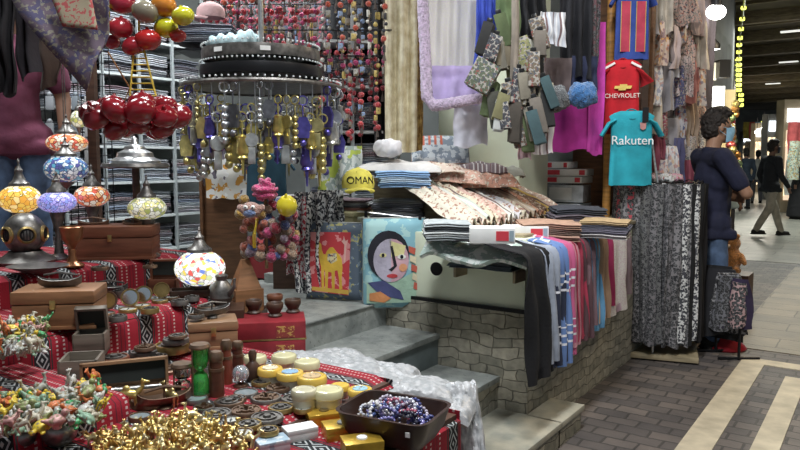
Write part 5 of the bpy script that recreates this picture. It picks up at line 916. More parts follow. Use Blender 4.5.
for k in range(7):
    a = k * .9; q = Vector((rk.location.x + .1 * math.cos(a), rk.location.y + .1 * math.sin(a), 1.24)); b = MB(); b.ball((0, 0, .03), (.07, .05, .035), 10, 7)
    T('crumpled_blouse', '%s crumpled blouse heaped on the floor rack ring' % ['pink', 'black', 'grey', 'wine red', 'charcoal', 'pale pink', 'white'][k], 'garment', q, a, 'tops heaped over the rack', me=cm(('ht', k % 2), lambda: remesh(b, 'm', floral, .01, 1, lambda c: .012 * nz(c.x * 40, c.y * 40, c.z * 40 + k))), col=[(.45, .22, .28), (.02, .02, .03), (.2, .2, .22), (.25, .04, .08), (.06, .06, .07), (.5, .35, .38), (.5, .5, .5)][k])
# dark jackets on a low rail in front of the man, red stool base, plush
p = Zp(721, 351, 0); o = T('red_stool', 'glossy red plastic stand base on the cobbles beside the clothes rack', 'stool', (p.x, p.y + .12, 0)); b = MB(); b.lathe([(.15, 0), (.155, .01), (.14, .03), (.09, .08), (.07, .13), (.08, .14)], n=24); lp(o, b.mesh('m', mat('red_plastic', (.30, .015, .025), .3, coat=.4)), 'base'); b = MB(); b.lathe([(.09, .14), (.10, .15), (.09, .165), (.0001, .165)], n=24); lp(o, b.mesh('m', MATS['red_plastic']), 'seat')
ra, rb_ = D(719, 267, 5.15), D(742, 284, 4.95); rk2 = T('low_rail', 'low black rail of dark garments in front of the jeans of the masked man', 'rack', (ra.x, ra.y, 0)); b = MB(); O_ = Vector((ra.x, ra.y, 0)); b.tube([ra - O_, rb_ - O_], .010, 8)
for e in (ra, rb_): b.tube([e - O_, Vector((e.x, e.y, 0)) - O_], .010, 8); b.tube([Vector((e.x - .12, e.y - .08, .012)) - O_, Vector((e.x + .12, e.y + .08, .012)) - O_], .010, 8)
lp(rk2, b.mesh('m', blackm), 'frame')
for k, (m, c, n, w) in enumerate([(fab, (.012, .012, .014), 'broad black jacket, nearest to the floor rack on the low rail', .30), (fab, (.018, .018, .022), 'second black jacket on the low rail', .28), (darkpat, (.3, .3, .32), 'grey patterned jacket on the low rail', .24), (darkpat, (.16, .16, .18), 'dark flecked jacket on the low rail', .20), (fab, (.03, .02, .05), 'dark purple jacket on the low rail', .18), (darkpat, (.45, .3, .3), 'dark top with pink flecks, last on the low rail', .10)]):
    q = ra.lerp(rb_, k / 5.0); T('hanging_jacket', n, 'jacket', q + Vector((0, 0, .01)), YAW - .5, 'jackets on the low rail', me=hang_mesh(w, .52 - .045 * k, m, 1, .03, k * 3.1, 1.15, gather=.55, nu=12, nv=12, th=.035), col=c)
p = D(731, 272, 6.6); o = T('plush_toy', 'orange plush toy standing behind the man near the pillar', 'toy', (p.x, p.y, p.z)); b = MB(); b.ball((0, 0, .12), (.09, .08, .12)); b.ball((0, 0, .27), .075); b.ball((-.05, -.05, .34), .025); b.ball((.05, -.04, .34), .025); b.cap((-.08, -.02, .16), .03, (-.12, -.07, .10), .025); b.cap((.08, -.02, .16), .03, (.12, -.07, .1), .025); b.ball((.06, -.08, .03), .04); b.ball((-.06, -.08, .03), .04); lp(o, remesh(b, 'm', fur, .012, 2), 'body', (.60, .25, .06)); b = MB(); b.ball((-.03, -.085, .25), (.03, .02, .02)); lp(o, b.mesh('m', fab), 'muzzle', (.7, .55, .4))
T('toy_plinth', 'dark box carrying the orange plush toy', 'box', (p.x, p.y, 0), me=bxs(wood_dark, ((0, 0, p.z / 2 - .002), (.34, .3, p.z - .004))))
# ---------------------------------------------------------------- back rack of folded scarves
greys = [(.30, .32, .35), (.16, .17, .20), (.48, .50, .54), (.09, .09, .11), (.36, .34, .38), (.22, .26, .34), (.55, .54, .56), (.12, .11, .13), (.28, .20, .23), (.40, .44, .48)]
greyp = mat('grey_white_paint', var((.34, .37, .38), 20, .9, 1.05), .5)
def rack(label, org, rz, W_, cols, rows, z0, dz, per, where, d=.34, fh=.03):
    o = T('shelving_rack', label, 'rack', (org[0], org[1], .607), rz); b = MB()
    b2 = MB()
    for i in range(cols + 1):
        for y in (-d / 2 - .02, d / 2 + .02): b = MB(); b.box((-W_ / 2 + i * W_ / cols, y, 1.3), (.022, .02, 2.6)); lp(o, b.mesh('m', greyp), 'upright')
    for r_ in range(rows + 1): b = MB(); b.box((0, 0, z0 - .607 + r_ * dz - .012), (W_ + .02, d + .05, .018)); lp(o, b.mesh('m', whitep), 'shelf')
    q = Matrix.Rotation(rz, 3, 'Z')
    for c in range(cols):
        for r_ in range(rows):
            v = q @ Vector((-W_ / 2 + (c + .5) * W_ / cols, 0, 0)); z = z0 + r_ * dz + .001
            for k in range(per):
                col = greys[(c * 3 + r_ * 5 + k * 7 + rnd.randrange(4)) % 10]; h = fh * rnd.uniform(.85, 1.1)
                T('folded_scarf', '%s folded scarf, %s in pile %s, %s shelf of the %s' % (cname(col), 'topmost' if k == per - 1 else ORD[per - 1 - k] + ' down', ['one', 'two', 'three', 'four', 'five', 'six'][c], ['lowest', 'second', 'third', 'fourth', 'fifth', 'sixth', 'seventh', 'eighth'][r_], where), 'scarf', (org[0] + v.x + rnd.uniform(-.01, .01), org[1] + v.y + rnd.uniform(-.01, .01), z), rz + rnd.uniform(-.04, .04), 'folded scarves on the ' + where, (W_ / cols * .86, d * .92, h), fold_mesh([fab, stripe][k % 3 == 1], k % 4, 2), col); z += h
    return o
a = Xp(90, 160, -4.75); c = Xp(200, 160, -4.75)
rack('white metal shelving rack full of grey folded scarves at the back of the shop', (-4.95, (a.y + c.y) / 2 - .06, 0), PI / 2, (c.y - a.y) + .25, 4, 7, .70, .27, 6, 'back rack')
q = D(352, 160, 5.0); rack('second shelving rack with purple grey scarves behind the gold shawl', (q.x, q.y, 0), YAW + .1, .62, 2, 4, 1.0, .30, 7, 'corner rack')
o = T('wire_grid', 'black wire grid hung with small goods behind the mosaic lamps', 'wire grid', tuple(D(76, 150, 4.6)), YAW + .2); b = MB()
for k in range(11): b.tube([(-.22 + k * .044, 0, -.75), (-.22 + k * .044, 0, .72)], .003, 4)
for k in range(20): b.tube([(-.22, 0, -.7 + k * .074), (.22, 0, -.7 + k * .074)], .003, 4)
lp(o, b.mesh('m', blackm), 'wires')
for i in range(16):
    px, py = 50 + (i % 4) * 13, 76 + (i // 4) * 27; c_ = [(.4, .42, .45), (.6, .6, .6), (.3, .34, .38), (.08, .08, .09)][(i * 7) % 4]
    T('wrapped_ornament', '%s small wrapped ornament in row %s of the black wire grid' % (cname(c_), ['one', 'two', 'three', 'four'][i // 4]), 'ornament', D(px, py, 4.55), YAW + .2, 'small goods on the wire grid', me=cm(('wo', i % 3), lambda: (lambda b: b.box((0, 0, 0), (.05, .03, .09), bev=.008).ball((0, 0, .055), .018, 8, 6) and b.mesh('m', ocg))(MB())), col=c_)
T('dark_post', 'dark wooden post standing between the maroon shirt and the back rack', 'post', (D(96, 200, 4.3).x, D(96, 200, 4.3).y, .607), YAW, me=bxs(wood_dark, ((0, 0, 1.0), (.05, .05, 2.0))))
T('brown_cabinet', 'brown cabinet side left of the back rack', 'cabinet', (-4.95, 2.0, .607), PI / 2, me=bxs(wood_dark, ((0, 0, .8), (1.0, .3, 1.6))))
T('dark_recess_sheet', 'added black sheet for the dark recess behind the red tassel garlands', 'curtain', tuple(D(362, -40, 4.95)), YAW, me=hang_mesh(.5, 1.3, fab, 5, .02, 8), col=(.01, .01, .012))  # plain black sheet added to stand for the shade of the recess
T('charcoal_curtain', 'charcoal cloth hanging behind the carousel and garlands', 'curtain', tuple(D(282, -40, 5.0)), YAW, me=hang_mesh(.95, .78, darkpat, 5, .02, 11), col=(.25, .06, .08))
# ---------------------------------------------------------------- display carousel with keychains
cx = D(262, 88, 3.7); o = T('display_carousel', 'round tiered metal carousel with white pierced trim, hung with keychains', 'display stand', (cx.x, cx.y, .607)); ZZ = cx.z - .607
b = MB(); b.tube([(0, 0, ZZ - .04), (0, 0, 3.58)], .014, 10); lp(o, b.mesh('m', silver), 'pole'); b = MB(); b.lathe([(.08, 3.56), (.08, 3.588)], n=24); lp(o, b.mesh('m', blackm), 'ceiling_mount')
for z, r, h, m, n in [(.16, .30, .055, pewter, 'upper_band'), (.075, .31, .05, blackm, 'middle_band'), (.0, .41, .02, pewter, 'lower_ring')]: b = MB(); b.lathe([(r, ZZ + z - h / 2), (r + .004, ZZ + z), (r, ZZ + z + h / 2), (r - .01, ZZ + z + h / 2), (r - .01, ZZ + z - h / 2), (r, ZZ + z - h / 2)], n=40, caps=False); b.lathe([(.02, ZZ + z), (r - .005, ZZ + z)], n=40, caps=False); lp(o, b.mesh('m', m), n)
for z, r in [(.205, .30), (.12, .31), (.02, .41)]:
    b = MB()
    for k in range(76): t = 2 * PI * k / 76; b.ball((r * math.cos(t), r * math.sin(t), ZZ + z), .0055, 6, 4)
    lp(o, b.mesh('m', whitep), 'pierced_trim')['kind'] = 'stuff'
for k in range(2): t = YAW - PI / 2 + (-.55, .25)[k]; b = MB(); b.box((.305 * math.cos(t), .305 * math.sin(t), ZZ + .16), (.004, .05, .022), t); lp(o, b.mesh('m', paper), 'price_card')
def charm(kind):
    b = MB(); b.tube([(.011 * math.cos(a), 0, -.012 + .011 * math.sin(a)) for a in [2 * PI * k / 14 for k in range(14)]], .002, 5, closed=True); b.tube([(0, 0, -.023), (0, 0, -.05)], .002, 5)
    if kind == 0: b.lathe([(.004, -.05), (.014, -.056), (.011, -.062), (.016, -.09), (.011, -.098), (.014, -.103), (.004, -.108), (.002, -.14)], n=8)
    elif kind == 1: b.prism([(-.014, -.10), (.014, -.10), (.018, -.07), (.009, -.05), (-.009, -.05), (-.018, -.07)], -.003, .003, lambda p: (p[0], p[2], p[1])); b.ball((0, 0, -.112), .009, 8, 5)
    elif kind == 2: [b.ball((0, 0, -.058 - .017 * k), .009, 8, 5) for k in range(5)]
    else: b.lathe([(.016, 0), (.018, .004), (.016, .008)], (0, -.004, -.068), 14, (0, 1, 0)); b.box((0, 0, -.105), (.018, .005, .04), bev=.002)
    return b
kcol = [((.66, .56, .22), 'gold'), ((.60, .62, .64), 'silver'), ((.55, .48, .22), 'brass'), ((.62, .62, .60), 'silver'), ((.72, .60, .20), 'gold'), ((.14, .12, .45), 'dark blue'), ((.20, .20, .22), 'pewter')]
for i in range(150):
    t = -PI + 2 * PI * (i % 60) / 60 + .03; row = i // 60; r = (.40, .33, .37)[row]; back = math.sin(t - YAW) > .35
    if back and i % 2: continue
    c_, n = kcol[(i * 5 + i // 7) % 7]; s = rnd.uniform(1.5, 2.3); dn_ = rnd.choice((0, 0, .06, .14)) if row == 0 else .10 + rnd.choice((0, .08))
    kk = (i * 3) % 4; z = cx.z - .006 - dn_
    side = 'left' if math.cos(t - YAW) < -.4 else 'right' if math.cos(t - YAW) > .4 else 'middle'
    T('keychain', '%s %s keychain at the %s of the carousel%s' % (n, ['lantern', 'coffee pot', 'beaded', 'medal'][kk], side, ', lower row' if dn_ > .05 else ' rim'), 'keychain', (cx.x + r * math.cos(t), cx.y + r * math.sin(t), z), YAW + rnd.uniform(-.7, .7), 'keychains on the carousel', s, cm(('kc', kk), lambda: charm(kk).mesh('m', ocmet)), c_)
    if dn_ > .05 and False: pass
b = MB()
for k in range(14): t = YAW - PI / 2 + (k - 6.5) * .2; b.tube([(cx.x + .37 * math.cos(t), cx.y + .37 * math.sin(t), cx.z), (cx.x + .37 * math.cos(t), cx.y + .37 * math.sin(t), cx.z - .34)], .003, 5)
T('hook_strings', 'thin hooked strings hanging under the carousel holding the lower keychains', 'strings', (0, 0, 0), me=b.mesh('m', silver))
stack(D(208, 46, 3.9), YAW, .3, .28, [.02] * 5, [(.10, .10, .12), (.5, .5, .55), (.2, .22, .28), (.4, .4, .45), (.14, .13, .16)], 'on the carousel top', layers=2)
b = MB(); b.ball((0, 0, 0), (.14, .09, .045)); b.ball((.08, 0, .02), (.07, .07, .045)); T('wrapped_turban', 'pale blue and white rolled cloth on top of the carousel', 'cloth', D(232, 43, 3.7), YAW, me=remesh(b, 'm', fab, .01, 1, lambda c: .008 * math.sin(c.x * 120 + 40 * c.z)), col=(.50, .66, .70))
T('top_board', 'flat board above the carousel carrying caps and rolled cloths', 'board', tuple(D(222, 52, 3.85)), YAW, me=bxs(blackm, ((0, 0, -.008), (.42, .3, .012))))
# ---------------------------------------------------------------- garlands with red pompoms
def garl(seed, L):
    r = random.Random(seed); a = MB(); P = []; a.tube([(0, 0, 0), (.004, 0, -L / 2), (0, 0, -L)], .0022, 5); z = -.04
    while z > -L:
        k = r.random(); P.append((k, (r.uniform(-.01, .01), r.uniform(-.01, .01), z), r.uniform(.9, 1.3))); z -= r.uniform(.035, .06)
    a.lathe([(.003, -L), (.012, -L - .05), (.0001, -L - .052)], n=8); return a.mesh('cord', fab), P, L
gs = [garl(s_, .28 + .09 * s_) for s_ in range(6)]
pmm = MB().ball((0, 0, 0), .0155, 8, 6).mesh('pompom', fur); chm = MB().box((0, 0, 0), (.024, .010, .034), .3, .003).mesh('charm', ocmot); bdm = MB().ball((0, 0, 0), .012, 8, 5).mesh('bead', ocm)
gcl = [((.55, .03, .04), 'red'), ((.60, .05, .06), 'red'), ((.50, .03, .05), 'crimson'), ((.65, .10, .05), 'orange red'), ((.55, .04, .18), 'pink'), ((.40, .02, .04), 'dark red')]
ccl = [((.62, .60, .55), 'white'), ((.30, .28, .25), 'grey'), ((.55, .42, .14), 'gold'), ((.04, .04, .05), 'black'), ((.25, .35, .55), 'blue')]
for i in range(84):
    row = i % 3; px = 204 + (i // 3) * 6.6 + rnd.uniform(-2, 2); d = 4.25 + .12 * row; py = (-46, 6, 44)[row] + rnd.uniform(-10, 10)
    if row == 2 and px < 318: py = -40
    if row == 1 and px < 225: continue
    g = gs[(i * 5) % 6 if px > 318 else (i % 3)]; c_, n = gcl[(i * 7) % 6]; e, en = ccl[(i * 3) % 5]
    o = T('pompom_garland', 'string of %s pompoms and %s charms, %s row %s' % (n, en, ('upper', 'middle', 'lower')[row], 'over the carousel' if px < 300 else 'right of the carousel' if px < 345 else 'by the gold shawl'), 'garland', D(px, py, d), rnd.uniform(0, 6), 'red pompom garlands'); obj('cord', g[0], o, (.10, .08, .07)); [obj('pompom' if k < .5 else 'charm' if k < .85 else 'bead', pmm if k < .5 else chm if k < .85 else bdm, o, c_ if k < .5 else e, q, None, z_) for k, q, z_ in g[1]]
b = MB()
for k in range(5): b.tube([D(198, -48 + 26 * k, 4.3 + .08 * (k % 3)), D(392, -48 + 26 * k, 4.3 + .08 * (k % 3))], .005, 6)
T('hanging_rails', 'thin rails carrying the pompom garlands', 'rail', (0, 0, 0), me=b.mesh('m', blackm))
# ---------------------------------------------------------------- glossy gourds on cords
def gourd(): b = MB(); b.lathe([(.0001, -.030), (.016, -.030), (.034, -.018), (.041, 0), (.036, .016), (.020, .028), (.008, .027), (.004, .038), (.0001, .039)], n=20); return b.mesh('m', ocg)
def gring(px, py, d, R_, n, cols, where, s, sq=.5, grp=None, dz=0, lv=1):
    c = D(px, py, d); k = 0
    for l in range(lv):
        for i in range(n):
            t = 2 * PI * (i + .5 * l) / n; c_, nm = cols[(i * 3 + l) % len(cols)]; v = Matrix.Rotation(YAW, 3, 'Z') @ Vector((R_ * math.cos(t), R_ * math.sin(t), 0))
            T('gourd_rattle', 'glossy %s gourd, %s of the %s' % (nm, 'left' if math.cos(t) < -.5 else 'right' if math.cos(t) > .5 else 'front' if math.sin(t) < 0 else 'back', where), 'gourd', c + v + Vector((0, 0, dz * l + rnd.uniform(-.012, .012))), (rnd.uniform(-.9, .9), rnd.uniform(-.9, .9), 0), grp or where, s * rnd.uniform(.9, 1.1), cm('gourd', gourd), c_)
dr = [((.20, .008, .014), 'dark red'), ((.26, .01, .016), 'crimson'), ((.16, .006, .01), 'deep red')]
gring(137, 116, 2.5, .145, 11, dr, 'low ring of red gourds', 1.22, grp='ring of red gourds', lv=1); gring(137, 108, 2.5, .10, 6, dr, 'upper layer of the low red ring', 1.12, grp='ring of red gourds'); gring(140, 126, 2.5, .08, 5, dr, 'underside of the low red ring', 1.1, grp='ring of red gourds')
for px, py, s, c_, n in [(98, 12, 1.0, (.50, .52, .02), 'yellow green'), (122, 3, 1.15, (.30, .02, .04), 'dark red'), (121, 28, 1.05, (.34, .02, .03), 'red'), (145, 12, 1.1, (.25, .22, .16), 'patterned grey'), (164, 6, 1.05, (.55, .20, .03), 'orange'), (166, 28, 1.0, (.55, .52, .02), 'yellow'), (183, 16, .95, (.55, .52, .03), 'lemon yellow'), (148, 40, 1.1, (.40, .02, .02), 'scarlet'), (133, 46, .95, (.34, .02, .03), 'crimson'), (112, 42, .7, (.30, .03, .05), 'small wine'), (178, 36, .7, (.40, .03, .03), 'small red')]:
    T('gourd_rattle', 'glossy %s gourd in the upper hanging bunch' % n, 'gourd', D(px, py, 2.5 + rnd.uniform(-.04, .04)), (rnd.uniform(-.5, .5), rnd.uniform(-.4, .4), 0), 'upper bunch of gourds', s * 1.05, cm('gourd', gourd), c_)
o = T('rope_ladder', 'yellow rope ladder holding the two bunches of gourds', 'rope', (0, 0, 0)); b = MB(); A = [D(134, 46, 2.5), D(130, 96, 2.5)]; B_ = [D(143, 46, 2.5), D(156, 96, 2.5)]; b.tube(A, .0035, 6); b.tube(B_, .0035, 6)
for k in range(9): t = k / 8; b.tube([A[0].lerp(A[1], t), B_[0].lerp(B_[1], t)], .003, 5)
b.tube([D(139, 46, 2.5), D(139, -60, 2.5)], .004, 6); lp(o, b.mesh('m', fab), 'rope', (.60, .42, .06))
b = MB(); b.tube([D(108, 52, 2.5), D(130, 88, 2.55), D(118, 116, 2.5)], .003, 5); b.tube([D(150, 96, 2.5), D(165, 108, 2.5), D(160, 122, 2.5)], .003, 5); lp(o, b.mesh('m', fab), 'loose_cord', (.4, .2, .08))
# ---------------------------------------------------------------- hanging textile and straps at the upper left
purp = mat('purple_grey_brocade', lambda g: g.mix(g.noise(75, 3).gt(.56), g.mix(g.noise(28, 3).gt(.52), (.13, .095, .125), (.085, .075, .14)), (.24, .22, .17)), .85, bump=weave if False else None)
def flat(name, lb, pts, d, m, col=None, t=.01, cat='cloth', sag=.03):
    P = [D(x, y, d) for x, y in pts]; n = (P[1] - P[0]).cross(P[2] - P[0]).normalized(); b = MB(); c = sum(P, Vector()) / len(P)
    bm = bmesh.new(); vs = [bm.verts.new(p - c) for p in P]; bm.faces.new(vs); bmesh.ops.triangulate(bm, faces=bm.faces[:]); bmesh.ops.subdivide_edges(bm, edges=bm.edges[:], cuts=7, use_grid_fill=True)
    for v in bm.verts: v.co += n * sag * (nz(v.co.x * 4, v.co.y * 4, v.co.z * 4) + .4 * math.sin(v.co.z * 30 + v.co.x * 20))
    bmesh.ops.solidify(bm, geom=bm.faces[:], thickness=t); me = bpy.data.meshes.new(name); bm.to_mesh(me); bm.free(); me.materials.append(m); me.shade_smooth(); return T(name, lb, cat, c, me=me, col=col)
o = flat('brocade_cloth', 'purple grey brocade cloth hanging to a point at the upper left', [(8, -8), (112, -8), (106, 34), (86, 91), (58, 58), (26, 18)], 2.25, purp)
flat('embroidered_square', 'beige and red embroidered square pinned on the brocade cloth', [(50, -8), (90, -8), (98, 30), (64, 27)], 2.2, mat('beige_red_embroidery', lambda g: g.mix(g.noise(85, 2).gt(.54), (.30, .25, .17), (.36, .07, .07)), .85), t=.006, sag=.008)
hang('black_scarf', 'long black fringed scarf hanging in front of the maroon shirt', 'scarf', -6, 14, -20, 90, 2.4, fab, (.012, .010, .012), amp=.02, pleats=2); hang('black_scarf', 'second black scarf tucked behind the brocade cloth', 'scarf', 12, 34, -20, 72, 2.45, fab, (.018, .014, .018), amp=.02, pleats=2)
hang('brown_bag_cloth', 'dark brown cloth bag hanging behind the brocade point', 'bag', 32, 62, 20, 84, 2.7, fab, (.05, .03, .022), amp=.02, pleats=1, taper=.6)
# ---------------------------------------------------------------- woolly toy bunch on the pyramid
rc = random.Random(3); pl = [((.38, .02, .05), 'red'), ((.22, .15, .20), 'grey'), ((.45, .04, .14), 'pink'), ((.35, .20, .03), 'mustard'), ((.06, .09, .28), 'blue'), ((.42, .10, .05), 'orange'), ((.32, .02, .04), 'crimson'), ((.30, .20, .13), 'tan')]
o = T('pompom_toy', 'bunch of woolly multicoloured pompoms hanging over the wooden pyramid', 'toy', D(266, 232, 3.1)); pm = cm('pom', lambda: remesh(MB().ball((0, 0, 0), .022, 12, 8), 'm', fur, .006, 0, lambda c: .003 * nz(c.x * 160, c.y * 160, c.z * 160)))
for i in range(84):
    x, z = rc.uniform(-.11, .13), rc.uniform(-.11, .14); 
    if abs(x) > .10 - z * .2 + .03: x *= .7
    q = obj('pompom', pm, o, pl[rc.randrange(8)][0]); q.location = Matrix.Rotation(YAW, 3, 'Z') @ Vector((x, rc.uniform(-.05, .05), z)); s = rc.uniform(.8, 1.25); q.scale = (s, s, s)
b = MB(); b.tube([(0, 0, -.16), (0, 0, .17)], .008, 6); lp(o, b.mesh('m', fab), 'cord', (.3, .2, .1)); b = MB(); b.tube([(-.0, -.05, .06), (.02, -.09, -.0), (.0, -.07, -.06)], .008, 8); lp(o, b.mesh('m', ocg), 'yellow_ribbon', (.65, .45, .03))
p = D(251, 210, 2.98); o = T('knitted_monkey', 'small knitted toy head with two white eyes at the left of the pompom bunch', 'toy', p, YAW); b = MB(); b.ball((0, 0, 0), (.045, .035, .035)); b.ball((-.045, 0, .01), .016); b.ball((.045, 0, .01), .016); lp(o, remesh(b, 'm', fur, .007, 1), 'head', (.45, .25, .20)); b = MB(); b.ball((0, -.03, -.012), (.026, .016, .016)); lp(o, b.mesh('m', fur), 'muzzle', (.12, .18, .35))
for s in (-1, 1): b = MB(); b.ball((s * .015, -.034, .013), .010, 10, 7); e = lp(o, b.mesh('m', eyew), 'eye'); b = MB(); b.ball((s * .015, -.043, .013), .004, 8, 5); lp(e, b.mesh('m', blackp), 'pupil')
b = MB(); b.ball((0, 0, 0), (.055, .05, .04)); b.ball((0, 0, .025), (.035, .035, .03)); T('woollen_hat', 'bright pink woollen hat on top of the pompom bunch', 'hat', D(265, 191, 3.05), YAW, me=remesh(b, 'm', fur, .008, 0, lambda c: .008 * math.sin(c.z * 220 + 6 * nz(c.x * 20, c.y * 20))), col=(.60, .06, .20))
T('gourd_rattle', 'yellow gourd at the right side of the pompom bunch', 'gourd', D(287, 206, 3.0), (.3, .2, 0), None, (1.1, 1.1, 1.45), cm('gourd', gourd), (.60, .50, .03))
# ---------------------------------------------------------------- people
def person(label, loc, rz, pose='stand', top=(.02, .02, .04), legs=(.08, .12, .22), h=1.75, sk=skin, vox=.012, mask=None, sleeve='short', hairy=True, legm=None, face=True, shoes=(.02, .018, .016), longc=False):
    s = h / 1.75; o = T('person', label, 'person', loc, rz, sc=s); V = Vector
    lean = V((0, 0, 0)); J = dict(pel=V((0, 0, .95)), ch=V((.01, 0, 1.26)), nk=V((.0, 0, 1.47)), hd=V((.03, 0, 1.615)))
    if pose == 'walk': A = [(V((.0, .09, .93)), V((.16, .09, .50)), V((.30, .09, .085))), (V((0, -.09, .93)), V((-.06, -.09, .52)), V((-.30, -.09, .13)))]
    else: A = [(V((0, .09, .93)), V((.02, .10, .50)), V((-.01, .11, .085))), (V((0, -.09, .93)), V((.03, -.10, .50)), V((.0, -.11, .085)))]
    if pose == 'crossed': arms = [(V((-.01, .19, 1.40)), V((.10, .25, 1.13)), V((.215, .02, 1.10)), V((.20, -.11, 1.11))), (V((-.01, -.19, 1.40)), V((.14, -.25, 1.15)), V((.225, -.02, 1.165)), V((.20, .10, 1.17)))]
    elif pose == 'walk': arms = [(V((0, .19, 1.40)), V((-.06, .25, 1.12)), V((.06, .26, .90)), V((.09, .25, .80))), (V((0, -.19, 1.40)), V((.03, -.25, 1.12)), V((.18, -.24, .92)), V((.22, -.23, .83)))]
    else: arms = [(V((0, .19, 1.40)), V((-.02, .25, 1.13)), V((.05, .26, .88)), V((.06, .25, .78))), (V((0, -.19, 1.40)), V((-.02, -.25, 1.13)), V((.05, -.26, .88)), V((.06, -.25, .78)))]
    b = MB()       # one continuous body
    b.cap(J['pel'], .12, J['ch'], .125); b.ball(J['ch'], (.10, .15, .17)); b.cap((0, -.12, 1.40), .065, (0, .12, 1.40), .065); b.cap(J['ch'] + V((-.02, 0, .12)), .07, J['nk'], .055); b.cap(J['nk'], .055, J['hd'] - V((.01, 0, .04)), .052)
    H0 = J['hd']; b.ball(H0 + V((-.01, 0, .03)), (.098, .076, .095), 20, 14); b.ball(H0 + V((.025, 0, -.035)), (.068, .058, .075), 18, 12); b.ball(H0 + V((.06, 0, -.085)), (.028, .03, .024)); b.cap(H0 + V((.085, 0, .022)), .011, H0 + V((.106, 0, -.018)), .015); b.ball(H0 + V((.085, 0, -.052)), (.016, .026, .010))
    b.cap(H0 + V((.078, -.035, .03)), .012, H0 + V((.078, .035, .03)), .012)
    for q in (-1, 1): b.ball(H0 + V((-.005, q * .078, -.005)), (.018, .009, .03))
    for a, k, f in A: b.cap(a, .088, k, .055); b.cap(k, .054, f, .038); b.cap(f + V((-.03, 0, -.03)), .03, f + V((.13, 0, -.05)), .026)
    for sh, el, wr, fi in arms:
        b.cap(sh, .056, el, .042); b.cap(el, .044, wr, .028); d = (fi - wr).normalized(); b.ball(wr + d * .045, (.045, .03, .035), rot=d.to_track_quat('X', 'Z').to_euler())
        sd = d.cross(V((0, 0, 1))); up = V((0, 0, 1)) if abs(d.z) < .8 else V((1, 0, 0))
        for k in range(4): f0 = wr + d * .075 + up * (.028 - .019 * k); f1 = f0 + d * (.035 + .008 * (k in (1, 2))); b.cap(f0, .0095, f1, .0085, 8); b.cap(f1, .0085, f1 + d * .022 - up * 0 + (V((-.015, 0, 0)) if pose == 'crossed' else V((0, 0, -.004))), .0075, 8)
        b.cap(wr + d * .02 + up * .025, .011, wr + d * .05 + up * .055, .009, 8)
    obj('body', remesh(b, 'body', sk, vox, 2), o)
    b = MB(); b.cap((0, 0, .92), .135, J['ch'], .135); b.ball(J['ch'] + V((0, 0, .0)), (.128, .172, .19)); b.cap((-.01, -.135, 1.39), .078, (-.01, .135, 1.39), .078); b.ball((0, 0, .91), (.145, .205, .13)); b.box((0, 0, .85), (.25, .38, .08), bev=.03); b.lathe([(.075, 1.40), (.066, 1.475)], (-.005, 0, 0), 18)
    for sh, el, wr, fi in arms: b.cap(sh, .075, sh.lerp(el, .72 if sleeve == 'short' else 1), .064 if sleeve == 'short' else .056); (b.cap(el, .056, wr, .042) if sleeve != 'short' else None)
    if longc: b.lathe([(.25, .06), (.20, .6), (.15, 1.0)], n=20, sq=1.1)
    obj('shirt', remesh(b, 'shirt', fab, vox * 1.1, 3, lambda c: .008 * nz(c.x * 9, c.y * 9, c.z * 14)), o, top)
    b = MB(); b.box((0, 0, .90), (.16, .24, .12), bev=.04)
    for a, k, f in A: b.cap(a + V((0, 0, -.06)), .092, k, .072); b.cap(k, .075, f + V((0, 0, .01)), .058)
    obj('trousers', remesh(b, 'trousers', legm or fab, vox * 1.1, 2, lambda c: .007 * nz(c.x * 10, c.y * 10, c.z * 12)), o, legs)
    for a, k, f in A: b = MB(); b.cap(f + V((-.04, 0, -.035)), .045, f + V((.14, 0, -.048)), .036); b.box(f + V((.05, 0, -.075)), (.27, .085, .02), bev=.008); obj('shoe', remesh(b, 'shoe', fab, .008, 1), o, shoes)
    if hairy:
        b = MB(); b.ball(H0 + V((-.022, 0, .050)), (.104, .086, .092)); b.ball(H0 + V((-.05, 0, .0)), (.07, .077, .085)); b.ball(H0 + V((.045, 0, .105)), (.060, .062, .034)); b.ball(H0 + V((.0, 0, .125)), (.085, .07, .035)); obj('hair', remesh(b, 'hair', hair, .007, 1, lambda c: .010 * nz(c.x * 50, c.y * 50, c.z * 50)), o)
    if face:
        for q in (-1, 1): b = MB(); b.ball(H0 + V((.083, q * .031, .018)), (.008, .013, .008), 10, 7); e = lp(o, b.mesh('m', eyew), 'eye'); b = MB(); b.ball(H0 + V((.0895, q * .031, .018)), .0052, 8, 5); lp(e, b.mesh('m', blackp), 'iris'); b = MB(); b.cap(H0 + V((.088, q * .016, .040)), .0045, H0 + V((.078, q * .050, .042)), .003, 6); lp(o, b.mesh('m', hair), 'eyebrow')
    if mask:
        b = MB(); b.grid(lambda u, v: tuple(H0 + V((.010 + (.112 - .03 * abs(v - .35)) * math.cos((u - .5) * 2.8), .082 * math.sin((u - .5) * 2.8), -.005 - .10 * v + .018 * math.cos((u - .5) * 3)))), 16, 10, .003); me = b.mesh('m', ocm); k = lp(o, me, 'face_mask', mask)
        for q in (-1, 1): b = MB(); b.tube([H0 + V((.075, q * .068, -.012)), H0 + V((.03, q * .080, .0)), H0 + V((-.015, q * .083, .008)), H0 + V((-.02, q * .08, -.02)), H0 + V((.06, q * .068, -.07))], .002, 5); lp(k, b.mesh('m', ocm), 'ear_loop', mask)
    return o
mp = Zp(705, 345, 0); person('man in a navy t-shirt and blue face mask standing with crossed arms', (mp.x - .0, mp.y + .0, 0), YAW + .0, 'crossed', (.014, .016, .04), (.1, .15, .25), 1.77, vox=.0085, mask=(.28, .50, .66), legm=denim)
